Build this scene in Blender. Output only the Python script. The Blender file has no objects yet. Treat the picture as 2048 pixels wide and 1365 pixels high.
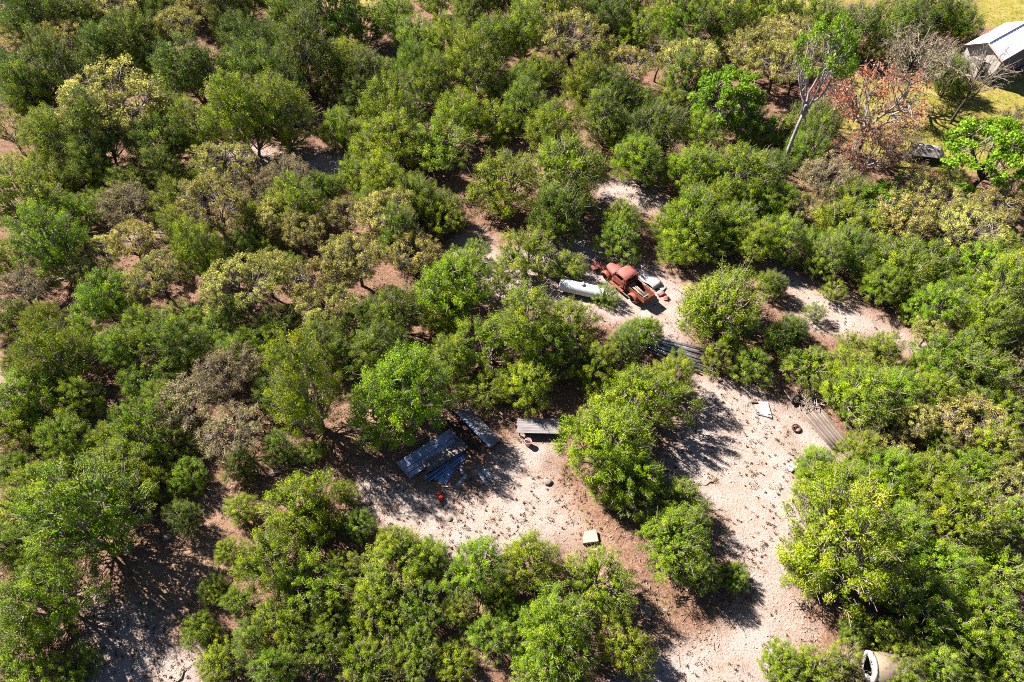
import bpy, math, random
import numpy as np
from mathutils import Vector, Matrix

# ------------------------------------------------------------------ camera, sky, sun, exposure
scene = bpy.context.scene
COL = scene.collection
R = math.radians
CAM_H, PITCH, FPX, PCX, PCY = 40.0, R(50), 1365.0, 1024.0, 682.5
cam_data = bpy.data.cameras.new("camera")
cam_data.sensor_width = 36.0
cam_data.lens = 36.0 * FPX / 2048.0
cam_data.clip_start, cam_data.clip_end = 0.5, 2000.0
cam = bpy.data.objects.new("camera", cam_data)
cam.location = (0, 0, CAM_H)
cam.rotation_euler = (R(90) - PITCH, 0, 0)
COL.objects.link(cam)
scene.camera = cam

SUN_EL = R(40)
SUN_AZ = math.atan2(0.57, -0.82)                    # direction towards the sun, from +X counter-clockwise
SUN_DIR = Vector((math.cos(SUN_EL) * math.cos(SUN_AZ), math.cos(SUN_EL) * math.sin(SUN_AZ), math.sin(SUN_EL)))
world = bpy.data.worlds.new("World")
scene.world = world
world.use_nodes = True
wn = world.node_tree
bg = wn.nodes["Background"]
sky = wn.nodes.new("ShaderNodeTexSky")
sky.sky_type = 'NISHITA'
sky.sun_disc = False
sky.altitude = 450
sky.air_density = 0.45                               # very clear dry air
sky.dust_density = 0.2
sky.sun_elevation = SUN_EL
sky.sun_rotation = math.atan2(SUN_DIR.x, SUN_DIR.y)
wn.links.new(sky.outputs[0], bg.inputs[0])
bg.inputs[1].default_value = 0.05
sun_data = bpy.data.lights.new("sun", 'SUN')
sun_data.energy = 5.0
sun_data.angle = R(0.5)
sun_data.color = (1.0, 0.945, 0.86)
sun = bpy.data.objects.new("sun", sun_data)
sun.rotation_euler = (-SUN_DIR).to_track_quat('-Z', 'Y').to_euler()
COL.objects.link(sun)
vs = scene.view_settings
vs.view_transform = 'Standard'
vs.look = 'None'
vs.exposure = 1.97
vs.gamma = 1.0
vs.use_curve_mapping = False
scene.render.engine = 'CYCLES'
scene.cycles.use_denoising = False
scene.cycles.filter_width = 1.05
scene.cycles.max_bounces = 6
scene.cycles.diffuse_bounces = 1
scene.cycles.transmission_bounces = 2
scene.cycles.transparent_max_bounces = 4

# ------------------------------------------------------------------ helpers
rs = np.random.RandomState(7)
random.seed(7)

def g(x, y, z=0.0):
    """the point of the plane z that the photograph shows at x, y (2048 wide)"""
    u = (x - PCX) / FPX
    v = (y - PCY) / FPX
    d = np.array([u, math.cos(PITCH) - v * math.sin(PITCH), -math.sin(PITCH) - v * math.cos(PITCH)])
    t = (z - CAM_H) / d[2]
    return np.array([0, 0, CAM_H]) + d * t

def depth_at(x, y, z=0.0):
    v = (y - PCY) / FPX
    return (CAM_H - z) / (math.sin(PITCH) + v * math.cos(PITCH))

def ppm(x, y, z=0.0):
    return FPX / depth_at(x, y, z)

class MB:
    """collects vertices and faces of one mesh"""
    def __init__(self):
        self.v, self.f, self.n = [], [], 0
        self.mi = []
    def add(self, verts, faces, mat=0):
        verts = np.asarray(verts, float).reshape(-1, 3)
        self.v.append(verts)
        for fc in faces:
            self.f.append(tuple(i + self.n for i in fc))
            self.mi.append(mat)
        self.n += len(verts)
        return self
    def box(self, c, s, rot=None, mat=0, taper=1.0):
        x, y, z = np.array(s, float) / 2
        p = np.array([(-x, -y, -z), (x, -y, -z), (x, y, -z), (-x, y, -z),
                      (-x * taper, -y * taper, z), (x * taper, -y * taper, z), (x * taper, y * taper, z), (-x * taper, y * taper, z)])
        if rot is not None:
            p = p @ np.array(rot).T
        return self.add(p + np.array(c), [(0, 3, 2, 1), (4, 5, 6, 7), (0, 1, 5, 4), (1, 2, 6, 5), (2, 3, 7, 6), (3, 0, 4, 7)], mat)
    def tube(self, pts, rad, n=6, cap=True, mat=0):
        pts = np.asarray(pts, float)
        m = len(pts)
        rad = np.broadcast_to(np.asarray(rad, float), (m,))
        t = np.gradient(pts, axis=0)
        t /= np.linalg.norm(t, axis=1)[:, None] + 1e-9
        ref = np.array([0.31, 0.17, 0.94]) if abs(t[0][2]) < 0.9 else np.array([1.0, 0.1, 0])
        a = np.cross(t, ref); a /= np.linalg.norm(a, axis=1)[:, None] + 1e-9
        b = np.cross(t, a)
        an = np.linspace(0, 2 * np.pi, n, endpoint=False)
        ring = (np.cos(an)[None, :, None] * a[:, None, :] + np.sin(an)[None, :, None] * b[:, None, :]) * rad[:, None, None] + pts[:, None, :]
        f = []
        for i in range(m - 1):
            for j in range(n):
                k = (j + 1) % n
                f.append((i * n + j, i * n + k, (i + 1) * n + k, (i + 1) * n + j))
        if cap:
            f.append(tuple(range(n - 1, -1, -1)))
            f.append(tuple((m - 1) * n + j for j in range(n)))
        return self.add(ring.reshape(-1, 3), f, mat)
    def prism(self, prof, x0, x1, axis='y', mat=0):
        """extrude a closed 2-D profile (a, b) along an axis"""
        n = len(prof)
        def pt(p, t):
            a, b = p
            return {'y': (a, t, b), 'x': (t, a, b), 'z': (a, b, t)}[axis]
        v = [pt(p, x0) for p in prof] + [pt(p, x1) for p in prof]
        f = [(i, (i + 1) % n, n + (i + 1) % n, n + i) for i in range(n)] + [tuple(range(n - 1, -1, -1)), tuple(range(n, 2 * n))]
        return self.add(v, f, mat)
    def build(self, name, mat, parent=None, smooth=False, loc=None, rotz=0.0, bevel=0.0):
        me = bpy.data.meshes.new(name)
        v = np.concatenate(self.v) if self.v else np.zeros((0, 3))
        me.from_pydata(v.tolist(), [], self.f)
        mats = mat if isinstance(mat, (list, tuple)) else [mat]
        for m in mats:
            me.materials.append(m)
        if len(mats) > 1:
            me.polygons.foreach_set('material_index', self.mi)
        if smooth:
            me.polygons.foreach_set('use_smooth', [True] * len(me.polygons))
        me.update()
        return link(name, me, parent, loc, rotz, bevel)

def link(name, me, parent=None, loc=None, rotz=0.0, bevel=0.0):
    o = bpy.data.objects.new(name, me)
    COL.objects.link(o)
    if parent is not None:
        o.parent = parent
    if loc is not None:
        o.location = loc
    if rotz:
        o.rotation_euler = (0, 0, rotz)
    if bevel:
        b = o.modifiers.new("bevel", 'BEVEL'); b.width = bevel; b.segments = 2; b.limit_method = 'ANGLE'
    return o

def tag(o, label=None, cat=None, group=None, kind=None):
    for k, val in (('label', label), ('category', cat), ('group', group), ('kind', kind)):
        if val:
            o[k] = val
    return o

def thing(name, label, cat, loc=(0, 0, 0), rotz=0.0, group=None):
    o = bpy.data.objects.new(name, None)
    o.empty_display_size = 0.3
    COL.objects.link(o)
    o.location = loc
    o.rotation_euler = (0, 0, rotz)
    return tag(o, label, cat, group)

def quads_mesh(name, V, mat, tint=None):
    """V: (n,4,3) quads to a mesh, fast; tint per quad goes to a point attribute"""
    n = len(V)
    me = bpy.data.meshes.new(name)
    me.vertices.add(n * 4)
    me.vertices.foreach_set('co', V.reshape(-1).astype(np.float32))
    me.loops.add(n * 4)
    me.loops.foreach_set('vertex_index', np.arange(n * 4, dtype=np.int32))
    me.polygons.add(n)
    me.polygons.foreach_set('loop_start', np.arange(0, n * 4, 4, dtype=np.int32))
    if tint is not None:
        at = me.attributes.new('tint', 'FLOAT', 'POINT')
        at.data.foreach_set('value', np.repeat(tint, 4).astype(np.float32))
    me.materials.append(mat)
    me.update(calc_edges=True)
    return me

# ------------------------------------------------------------------ materials
def new_mat(name):
    m = bpy.data.materials.new(name)
    m.use_nodes = True
    nt = m.node_tree
    return m, nt, nt.nodes["Principled BSDF"]

def noise_node(nt, scale, detail=4, rough=0.6, vec=None):
    n = nt.nodes.new("ShaderNodeTexNoise")
    n.inputs['Scale'].default_value = scale
    n.inputs['Detail'].default_value = detail
    n.inputs['Roughness'].default_value = rough
    if vec is not None:
        nt.links.new(vec, n.inputs['Vector'])
    return n

def ramp_node(nt, fac, stops):
    r = nt.nodes.new("ShaderNodeValToRGB")
    el = r.color_ramp.elements
    while len(el) < len(stops):
        el.new(0.5)
    for e, (p, c) in zip(el, stops):
        e.position = p
        e.color = (*c, 1)
    nt.links.new(fac, r.inputs[0])
    return r

def mix_rgb(nt, a, b, fac, mode='MIX'):
    m = nt.nodes.new("ShaderNodeMix")
    m.data_type = 'RGBA'
    m.blend_type = mode
    for sock, val in ((m.inputs[6], a), (m.inputs[7], b), (m.inputs[0], fac)):
        if isinstance(val, (int, float)):
            sock.default_value = val
        elif isinstance(val, tuple):
            sock.default_value = (*val, 1)
        else:
            nt.links.new(val, sock)
    return m.outputs[2]

def simple(name, c1, c2, scale=6.0, rough=0.8, metal=0.0, bump=0.0, c3=None, spec=0.3, stretch=None):
    m, nt, b = new_mat(name)
    tc = nt.nodes.new("ShaderNodeTexCoord")
    vec = tc.outputs['Object']
    if stretch:
        mp = nt.nodes.new("ShaderNodeMapping"); mp.inputs['Scale'].default_value = stretch
        nt.links.new(vec, mp.inputs[0]); vec = mp.outputs[0]
    n = noise_node(nt, scale, 6, 0.65, vec)
    stops = [(0.33, c1), (0.66, c2)] if c3 is None else [(0.33, c1), (0.52, c2), (0.66, c3)]
    r = ramp_node(nt, n.outputs[0], stops)
    nt.links.new(r.outputs[0], b.inputs['Base Color'])
    b.inputs['Roughness'].default_value = rough
    b.inputs['Metallic'].default_value = metal
    b.inputs['Specular IOR Level'].default_value = spec
    if bump:
        n2 = noise_node(nt, scale * 5, 4, 0.7, vec)
        bp = nt.nodes.new("ShaderNodeBump"); bp.inputs['Strength'].default_value = bump; bp.inputs['Distance'].default_value = 0.03
        nt.links.new(n2.outputs[0], bp.inputs['Height'])
        nt.links.new(bp.outputs[0], b.inputs['Normal'])
    return m

def leaf_mat(name, lo, mid, hi, trans=0.3, hue_var=0.03):
    m, nt, b = new_mat(name)
    at = nt.nodes.new("ShaderNodeAttribute"); at.attribute_name = 'tint'
    r = ramp_node(nt, at.outputs['Fac'], [(0.0, lo), (0.5, mid), (1.0, hi)])
    oi = nt.nodes.new("ShaderNodeObjectInfo")
    hs = nt.nodes.new("ShaderNodeHueSaturation")
    def mr(lo_, hi_):
        k = nt.nodes.new("ShaderNodeMapRange"); k.inputs[3].default_value = lo_; k.inputs[4].default_value = hi_
        return k
    k1, k2 = mr(0.5 - hue_var, 0.5 + hue_var), mr(0.78, 1.2)
    nt.links.new(oi.outputs['Random'], k1.inputs[0])
    mm = nt.nodes.new("ShaderNodeMath"); mm.operation = 'MULTIPLY'; mm.inputs[1].default_value = 7.31
    fr = nt.nodes.new("ShaderNodeMath"); fr.operation = 'FRACT'
    nt.links.new(oi.outputs['Random'], mm.inputs[0]); nt.links.new(mm.outputs[0], fr.inputs[0]); nt.links.new(fr.outputs[0], k2.inputs[0])
    nt.links.new(k1.outputs[0], hs.inputs['Hue']); nt.links.new(k2.outputs[0], hs.inputs['Value'])
    nt.links.new(r.outputs[0], hs.inputs['Color'])
    nt.links.new(hs.outputs[0], b.inputs['Base Color'])
    b.inputs['Roughness'].default_value = 0.55
    b.inputs['Specular IOR Level'].default_value = 0.10
    tr = nt.nodes.new("ShaderNodeBsdfTranslucent")
    nt.links.new(hs.outputs[0], tr.inputs[0])
    mx = nt.nodes.new("ShaderNodeMixShader"); mx.inputs[0].default_value = trans
    nt.links.new(b.outputs[0], mx.inputs[1]); nt.links.new(tr.outputs[0], mx.inputs[2])
    nt.links.new(mx.outputs[0], nt.nodes["Material Output"].inputs[0])
    return m

M = {}
M['juniper'] = leaf_mat('juniper_leaf', (0.050, 0.095, 0.001), (0.185, 0.285, 0.001), (0.42, 0.48, 0.008), 0.30, 0.020)
M['cedar'] = leaf_mat('cedar_leaf', (0.036, 0.068, 0.002), (0.12, 0.19, 0.003), (0.28, 0.34, 0.010), 0.28, 0.018)
M['oak'] = leaf_mat('oak_leaf', (0.07, 0.085, 0.02), (0.35, 0.325, 0.06), (0.62, 0.55, 0.16), 0.34, 0.02)
M['greyoak'] = leaf_mat('grey_oak_leaf', (0.12, 0.11, 0.04), (0.30, 0.24, 0.10), (0.48, 0.38, 0.18), 0.28, 0.02)
M['lime'] = leaf_mat('lime_leaf', (0.11, 0.21, 0.008), (0.18, 0.31, 0.012), (0.27, 0.37, 0.03), 0.35, 0.01)
M['red'] = leaf_mat('red_bud', (0.32, 0.07, 0.04), (0.46, 0.155, 0.10), (0.50, 0.29, 0.21), 0.3, 0.01)
M['straw'] = leaf_mat('dry_grass', (0.09, 0.055, 0.03), (0.16, 0.10, 0.055), (0.28, 0.20, 0.10), 0.2)
M['bark'] = simple('juniper_bark', (0.10, 0.075, 0.055), (0.26, 0.21, 0.175), 9, 0.9, bump=0.5, stretch=(1, 1, .25))
M['twig'] = simple('grey_twig', (0.14, 0.11, 0.09), (0.34, 0.285, 0.24), 7, 0.9)
M['darkbark'] = simple('dark_bark', (0.028, 0.022, 0.018), (0.09, 0.07, 0.055), 8, 0.9, bump=0.5, stretch=(1, 1, .3))
M['palebark'] = simple('pale_bark', (0.15, 0.13, 0.13), (0.34, 0.30, 0.29), 8, 0.9, bump=0.4)
M['tantwig'] = simple('tan_twig', (0.16, 0.125, 0.09), (0.31, 0.25, 0.19), 7, 0.9)
M['stone'] = simple('limestone', (0.22, 0.17, 0.14), (0.42, 0.36, 0.31), 3.0, 0.9, bump=0.4)
M['rock'] = simple('brown_stone', (0.13, 0.095, 0.075), (0.30, 0.24, 0.20), 4.0, 0.9, bump=0.4)
M['rust'] = simple('rusty_paint', (0.10, 0.028, 0.018), (0.22, 0.055, 0.03), 4, 0.75, 0.0, 0.3, (0.30, 0.10, 0.055))
M['roofrust'] = simple('faded_red_paint', (0.17, 0.05, 0.042), (0.27, 0.09, 0.078), 3, 0.7, 0.0, 0.2, (0.20, 0.055, 0.035))
M['rustdark'] = simple('dark_rust', (0.03, 0.018, 0.014), (0.10, 0.045, 0.03), 6, 0.9, 0.0, 0.3)
M['rubber'] = simple('old_rubber', (0.012, 0.012, 0.013), (0.04, 0.038, 0.036), 5, 0.85)
M['tank'] = simple('weathered_white_paint', (0.38, 0.40, 0.44), (0.52, 0.54, 0.57), 3, 0.45, 0.0, 0.08, (0.44, 0.43, 0.43), spec=0.5)
M['galv'] = simple('galvanised_steel', (0.30, 0.33, 0.38), (0.52, 0.55, 0.60), 5, 0.42, 0.75, 0.1)
M['pipe'] = simple('grey_steel_pipe', (0.16, 0.17, 0.20), (0.36, 0.38, 0.43), 5, 0.45, 0.6, 0.1)
M['railsteel'] = simple('weathered_rail_steel', (0.24, 0.17, 0.13), (0.42, 0.33, 0.27), 6, 0.7, 0.1)
M['skysteel'] = simple('sky_tinted_steel', (0.12, 0.20, 0.38), (0.18, 0.28, 0.48), 4, 0.35, 0.2, 0.05)  # galvanised steel; the blue is reflected sky painted into its colour
M['skysheet'] = simple('sky_tinted_sheet', (0.13, 0.17, 0.30), (0.30, 0.35, 0.48), 4, 0.4, 0.4, 0.1, (0.42, 0.38, 0.36))  # grey metal roofing, sky reflection painted in as the blue tones
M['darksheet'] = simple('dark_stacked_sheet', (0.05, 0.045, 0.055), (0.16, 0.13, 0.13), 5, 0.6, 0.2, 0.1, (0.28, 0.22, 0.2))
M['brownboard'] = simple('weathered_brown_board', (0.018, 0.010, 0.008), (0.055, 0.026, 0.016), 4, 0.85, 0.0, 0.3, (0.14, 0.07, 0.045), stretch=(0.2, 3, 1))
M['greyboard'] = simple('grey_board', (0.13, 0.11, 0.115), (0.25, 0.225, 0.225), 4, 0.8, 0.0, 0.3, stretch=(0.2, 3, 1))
M['tansheet'] = simple('tan_corrugated_sheet', (0.11, 0.082, 0.068), (0.16, 0.125, 0.105), 2.5, 0.6, 0.1, 0.05, (0.135, 0.105, 0.09))
M['whitepaint'] = simple('chipped_white_paint', (0.22, 0.17, 0.145), (0.42, 0.38, 0.36), 7, 0.6, 0.0, 0.25, (0.56, 0.55, 0.55))
M['orange'] = simple('orange_plastic', (0.45, 0.10, 0.05), (0.55, 0.16, 0.09), 4, 0.45)
M['redplastic'] = simple('red_plastic', (0.40, 0.02, 0.01), (0.50, 0.035, 0.02), 4, 0.4)
M['pinkpail'] = simple('faded_pink_plastic', (0.40, 0.24, 0.24), (0.52, 0.33, 0.32), 4, 0.6)
M['roof'] = simple('white_metal_roof', (0.58, 0.60, 0.63), (0.70, 0.71, 0.73), 2, 0.4, 0.0, 0.0)
M['whitewood'] = simple('pale_wood_siding', (0.48, 0.40, 0.36), (0.68, 0.62, 0.57), 3, 0.85, 0.0, 0.3, stretch=(3, 3, .4))
M['darkwood'] = simple('dark_and_shade_wood', (0.05, 0.045, 0.045), (0.13, 0.12, 0.12), 3, 0.85, 0.0, 0.3, stretch=(3, 3, .4))
M['beigetank'] = simple('beige_rusty_tank', (0.09, 0.065, 0.04), (0.19, 0.15, 0.10), 3, 0.7, 0.1, 0.2, (0.13, 0.105, 0.085))
M['slab'] = simple('pale_slab', (0.29, 0.22, 0.18), (0.37, 0.30, 0.255), 2, 0.9, 0.0, 0.2)
M['tarp'] = simple('grey_tarp', (0.20, 0.17, 0.17), (0.38, 0.33, 0.33), 5, 0.7, 0.0, 0.4)
M['black'] = simple('black_steel', (0.012, 0.012, 0.014), (0.03, 0.03, 0.032), 5, 0.5)

# ------------------------------------------------------------------ zones of the ground (photo outlines laid on the ground plane)
def W(poly):
    return np.array([g(x, y)[:2] for x, y in poly])

PALE = [W(p) for p in (
    [(735, 950), (860, 985), (960, 985), (1005, 890), (1030, 872), (1110, 880), (1100, 950), (1128, 1000), (1168, 1052), (1150, 1085), (1110, 1095), (1010, 1115), (905, 1135), (835, 1100), (770, 1065), (700, 1030)],
    [(1395, 738), (1500, 775), (1590, 815), (1690, 900), (1600, 950), (1645, 1035), (1590, 1090), (1575, 1200), (1620, 1270), (1560, 1400), (1210, 1400), (1290, 1300), (1420, 1280), (1490, 1190), (1440, 1050), (1330, 960), (1345, 870), (1395, 800)],
    [(905, 475), (950, 458), (1000, 500), (1150, 480), (1260, 515), (1370, 570), (1370, 700), (1300, 660), (1200, 640), (1090, 615), (990, 600), (930, 530)],
    [(1540, 530), (1600, 560), (1680, 600), (1790, 655), (1870, 700), (1840, 712), (1740, 670), (1650, 665), (1590, 640), (1600, 610), (1560, 570)],
    [(1190, 365), (1270, 360), (1350, 420), (1260, 420), (1195, 395)],
    [(430, 285), (560, 300), (700, 310), (760, 345), (690, 365), (620, 345), (500, 335), (430, 310)],
    [(225, 440), (300, 440), (320, 470), (240, 480)],
    [(170, 1190), (270, 1225), (400, 1300), (440, 1400), (120, 1400), (200, 1300)],
    [(-40, 700), (25, 745), (45, 810), (-40, 820)], [(205, 810), (245, 815), (235, 860), (200, 850)],
    [(1800, 325), (1880, 345), (1920, 380), (1900, 392), (1830, 360)],
)]
TRACK = [W(p) for p in (
    [(640, 205), (760, 235), (840, 225), (880, 250), (990, 290), (1060, 300), (1060, 320), (930, 305), (820, 260), (730, 260), (640, 225)],
    [(1480, 505), (1620, 570), (1900, 700), (1880, 760), (1700, 680), (1560, 590)],
    [(860, 150), (880, 180), (790, 280), (760, 270)], [(905, 0), (980, 50), (935, 95), (880, 20)],
    [(690, 690), (1000, 780), (1010, 850), (700, 860)], [(1090, 970), (1180, 1030), (1330, 1260), (1240, 1270), (1120, 1060)],
    [(400, 960), (520, 1130), (380, 1240), (250, 1190)], [(910, 1160), (990, 1160), (980, 1250), (930, 1290)],
    [(1590, 1190), (1680, 1340), (1620, 1365), (1560, 1250)], [(1240, 390), (1330, 420), (1330, 450), (1240, 430)],
)]
LAWN = [W(p) for p in (
    [(1690, 150), (1790, 165), (1880, 130), (1960, 140), (2300, 160), (2300, 360), (2048, 345), (1950, 330), (1880, 390), (1800, 340), (1720, 300), (1660, 240), (1640, 180)],
    [(1940, 50), (2000, -250), (3200, -250), (2600, 70), (2048, 60)],
    [(1480, 22), (1640, 14), (1800, -3), (1940, 0), (2400, -260), (200, -260), (560, -20), (620, 8), (720, 18), (800, -10), (1300, -10)],
)]

def seg_signed(P, poly):
    """signed distance (positive inside) from points to a polygon"""
    n = len(poly)
    dmin = np.full(len(P), 1e9)
    ins = np.zeros(len(P), bool)
    for i in range(n):
        a, b = poly[i], poly[(i + 1) % n]
        ab = b - a
        t = np.clip(((P - a) @ ab) / (ab @ ab + 1e-9), 0, 1)
        d = np.hypot(*(P - (a + t[:, None] * ab)).T)
        dmin = np.minimum(dmin, d)
        c = ((a[1] > P[:, 1]) != (b[1] > P[:, 1])) & (P[:, 0] < (b[0] - a[0]) * (P[:, 1] - a[1]) / (b[1] - a[1] + 1e-12) + a[0])
        ins ^= c
    return np.where(ins, dmin, -dmin)

def wob(P, f, seed):
    r = np.random.RandomState(seed)
    s = np.zeros(len(P))
    for k in range(7):
        th = r.uniform(0, 2 * np.pi); fr = f * r.uniform(.5, 2.2)
        s += np.sin((P[:, 0] * np.cos(th) + P[:, 1] * np.sin(th)) * fr + r.uniform(0, 6.3)) / 2.6
    return s

def zone(P, polys, soft, wobble, seed):
    d = np.full(len(P), -1e9)
    for p in polys:
        d = np.maximum(d, seg_signed(P, p))
    d = d + wobble * wob(P, 2.2, seed) + wobble * .5 * wob(P, 6.0, seed + 1)
    return np.clip(d / soft * 0.5 + 0.5, 0, 1)

# ------------------------------------------------------------------ ground: one sheet cut into its zones
def axis_coords(lo, hi, step, far):
    a = list(np.arange(lo, hi + step / 2, step))
    s, out = step, []
    x = hi
    while x < far:
        s *= 1.35; x += s; out.append(x)
    s, x, out2 = step, lo, []
    while x > -far:
        s *= 1.35; x -= s; out2.append(x)
    return np.array(out2[::-1] + a + out)

gx = axis_coords(-70, 70, 0.36, 700)
gy = axis_coords(4, 96, 0.36, 700)
GX, GY = np.meshgrid(gx, gy)
P2 = np.stack([GX.ravel(), GY.ravel()], 1)
z_pale = zone(P2, PALE, 0.9, 0.28, 11)
z_lawn = zone(P2, LAWN, 1.2, 0.35, 21)
z_track = zone(P2, TRACK, 1.4, 0.5, 31)
near = np.exp(-np.maximum(0, np.hypot(GX.ravel(), GY.ravel() - 45) - 60) / 30)
GZ = (0.05 * wob(P2, 0.6, 3) + 0.025 * wob(P2, 2.4, 4)) * near
vid = np.arange(GX.size).reshape(GX.shape)
quads = np.stack([vid[:-1, :-1], vid[:-1, 1:], vid[1:, 1:], vid[1:, :-1]], -1).reshape(-1, 4)

def ground_material():
    m, nt, b = new_mat('earth')
    tc = nt.nodes.new("ShaderNodeTexCoord"); vec = tc.outputs['Object']
    def at(nm):
        a = nt.nodes.new("ShaderNodeAttribute"); a.attribute_name = nm
        return a.outputs['Fac']
    n_big = noise_node(nt, 0.55, 5, 0.65, vec); n_mid = noise_node(nt, 2.6, 6, 0.7, vec); n_fine = noise_node(nt, 9.0, 6, 0.75, vec)
    n_grain = noise_node(nt, 26.0, 3, 0.7, vec)
    litter = ramp_node(nt, n_mid.outputs[0], [(0.30, (0.08, 0.038, 0.024)), (0.48, (0.19, 0.092, 0.056)), (0.62, (0.29, 0.165, 0.107)), (0.74, (0.36, 0.255, 0.19))])
    litter2 = ramp_node(nt, n_fine.outputs[0], [(0.38, (0.045, 0.026, 0.018)), (0.49, (0.20, 0.115, 0.075)), (0.60, (0.36, 0.265, 0.205))])
    lit = mix_rgb(nt, litter.outputs[0], litter2.outputs[0], 0.5)
    pale1 = ramp_node(nt, n_fine.outputs[0], [(0.30, (0.12, 0.068, 0.05)), (0.39, (0.27, 0.195, 0.165)), (0.50, (0.385, 0.310, 0.278)), (0.70, (0.45, 0.385, 0.36))])
    pale2 = ramp_node(nt, n_big.outputs[0], [(0.32, (0.26, 0.155, 0.10)), (0.46, (0.36, 0.27, 0.225)), (0.58, (0.41, 0.34, 0.305)), (0.7, (0.44, 0.385, 0.36))])
    pal = mix_rgb(nt, pale1.outputs[0], pale2.outputs[0], 0.45)
    trk = ramp_node(nt, n_fine.outputs[0], [(0.32, (0.17, 0.09, 0.055)), (0.5, (0.30, 0.185, 0.12)), (0.68, (0.37, 0.27, 0.195))])
    gr1 = ramp_node(nt, n_mid.outputs[0], [(0.32, (0.09, 0.15, 0.01)), (0.45, (0.20, 0.19, 0.03)), (0.56, (0.31, 0.235, 0.06)), (0.70, (0.39, 0.29, 0.12))])
    gr2 = ramp_node(nt, n_big.outputs[0], [(0.36, (0.12, 0.18, 0.013)), (0.5, (0.28, 0.22, 0.05)), (0.64, (0.40, 0.30, 0.14))])
    grs = mix_rgb(nt, gr1.outputs[0], gr2.outputs[0], 0.5)
    c = mix_rgb(nt, lit, trk.outputs[0], at('track'))
    c = mix_rgb(nt, c, pal, at('pale'))
    c = mix_rgb(nt, c, grs, at('lawn'))
    gn = ramp_node(nt, n_grain.outputs[0], [(0.3, (0.72, 0.72, 0.72)), (0.7, (1.12, 1.12, 1.12))])
    c = mix_rgb(nt, c, gn.outputs[0], 1.0, 'MULTIPLY')
    nt.links.new(c, b.inputs['Base Color'])
    b.inputs['Roughness'].default_value = 0.95
    b.inputs['Specular IOR Level'].default_value = 0.1
    bp = nt.nodes.new("ShaderNodeBump"); bp.inputs['Strength'].default_value = 1.0; bp.inputs['Distance'].default_value = 0.12
    nt.links.new(n_fine.outputs[0], bp.inputs['Height'])
    nt.links.new(bp.outputs[0], b.inputs['Normal'])
    return m

M['earth'] = ground_material()
fp, fl, ft = (a[quads].mean(1) for a in (z_pale, z_lawn, z_track))
face_zone = np.where(fl > .5, 1, np.where(fp > .5, 2, np.where(ft > .5, 3, 0)))
V3 = np.stack([GX.ravel(), GY.ravel(), GZ], 1)
for zid, nm in ((0, 'ground'), (1, 'lawn'), (2, 'gravel_clearing'), (3, 'dirt_path')):
    q = quads[face_zone == zid]
    used, inv = np.unique(q, return_inverse=True)
    me = bpy.data.meshes.new(nm)
    me.vertices.add(len(used)); me.vertices.foreach_set('co', V3[used].reshape(-1))
    me.loops.add(q.size); me.loops.foreach_set('vertex_index', inv.reshape(-1).astype(np.int32))
    me.polygons.add(len(q)); me.polygons.foreach_set('loop_start', np.arange(0, q.size, 4, dtype=np.int32))
    me.polygons.foreach_set('use_smooth', np.ones(len(q), bool))
    for an, arr in (('pale', z_pale), ('lawn', z_lawn), ('track', z_track)):
        a = me.attributes.new(an, 'FLOAT', 'POINT'); a.data.foreach_set('value', arr[used].astype(np.float32))
    me.materials.append(M['earth'])
    me.update(calc_edges=True)
    tag(link(nm, me), kind='structure')

# ------------------------------------------------------------------ trees
def unit(v):
    return v / (np.linalg.norm(v, axis=-1, keepdims=True) + 1e-9)

def bez(a, c, b, n):
    t = np.linspace(0, 1, n)[:, None]
    return (1 - t) ** 2 * a + 2 * t * (1 - t) * c + t ** 2 * b

def leaves(r, centers, dirs, rad, n, length, width, along=1.35, spread=0.75, wt=False):
    """n kite-shaped sprays round each clump centre; returns quads and tints"""
    k = len(centers)
    rad = np.broadcast_to(rad, (k,))
    if wt:                                                # big tufts carry more sprays than small ones
        ix = np.sort(r.choice(k, k * n, p=rad ** 1.8 / (rad ** 1.8).sum()))
    else:
        ix = np.repeat(np.arange(k), n)
    C = centers[ix]; D = dirs[ix]; S = rad[ix][:, None]
    o = unit(r.normal(size=(k * n, 3))) * (r.uniform(0, 1, (k * n, 1)) ** (0.48 if wt else 0.45))
    o = o + D * (np.sum(o * D, 1, keepdims=True)) * (along - 1)
    p = C + o * S
    face = unit(D * .9 + o * .7 + unit(r.normal(size=(k * n, 3))) * spread)
    ld = unit(np.cross(face, unit(r.normal(size=(k * n, 3)))) + np.array([0, 0, .25]) + D * .15)
    sd = unit(np.cross(ld, face))
    L = length * r.uniform(.6, 1.35, (k * n, 1)); Wd = width * r.uniform(.6, 1.3, (k * n, 1))
    q = np.stack([p - ld * L * .4, p + sd * Wd * .5 + ld * L * .05, p + ld * L * .6, p - sd * Wd * .5 + ld * L * .05], 1)
    tint = np.clip(r.normal(.5, .18, k)[ix] + r.normal(0, .12 if wt else .16, k * n), 0, 1)
    return q, tint

def fib(n):
    i = np.arange(n) + .5
    ph = np.pi * (1 + 5 ** .5) * i
    z = 1 - 2 * i / n
    s = np.sqrt(1 - z * z)
    return np.stack([np.cos(ph) * s, np.sin(ph) * s, z], 1)

def lobes(r, d, amp, k=6):
    s = np.zeros(len(d))
    for _ in range(k):
        a = unit(r.normal(size=3)); s += np.maximum(0, d @ a) ** 6 * r.uniform(-.7, 1.0)
    return 1 + amp * s

PROTO = {}

def finish(kind, trunk, branch, quadsV, tint, bark, twig, leafmat):
    tm = trunk_mesh('trunk', trunk, bark); bm_ = trunk_mesh('branches', branch, twig)
    cm = quads_mesh('crown', quadsV, leafmat, tint) if quadsV is not None else None
    PROTO.setdefault(kind, []).append((tm, bm_, cm))

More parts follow.
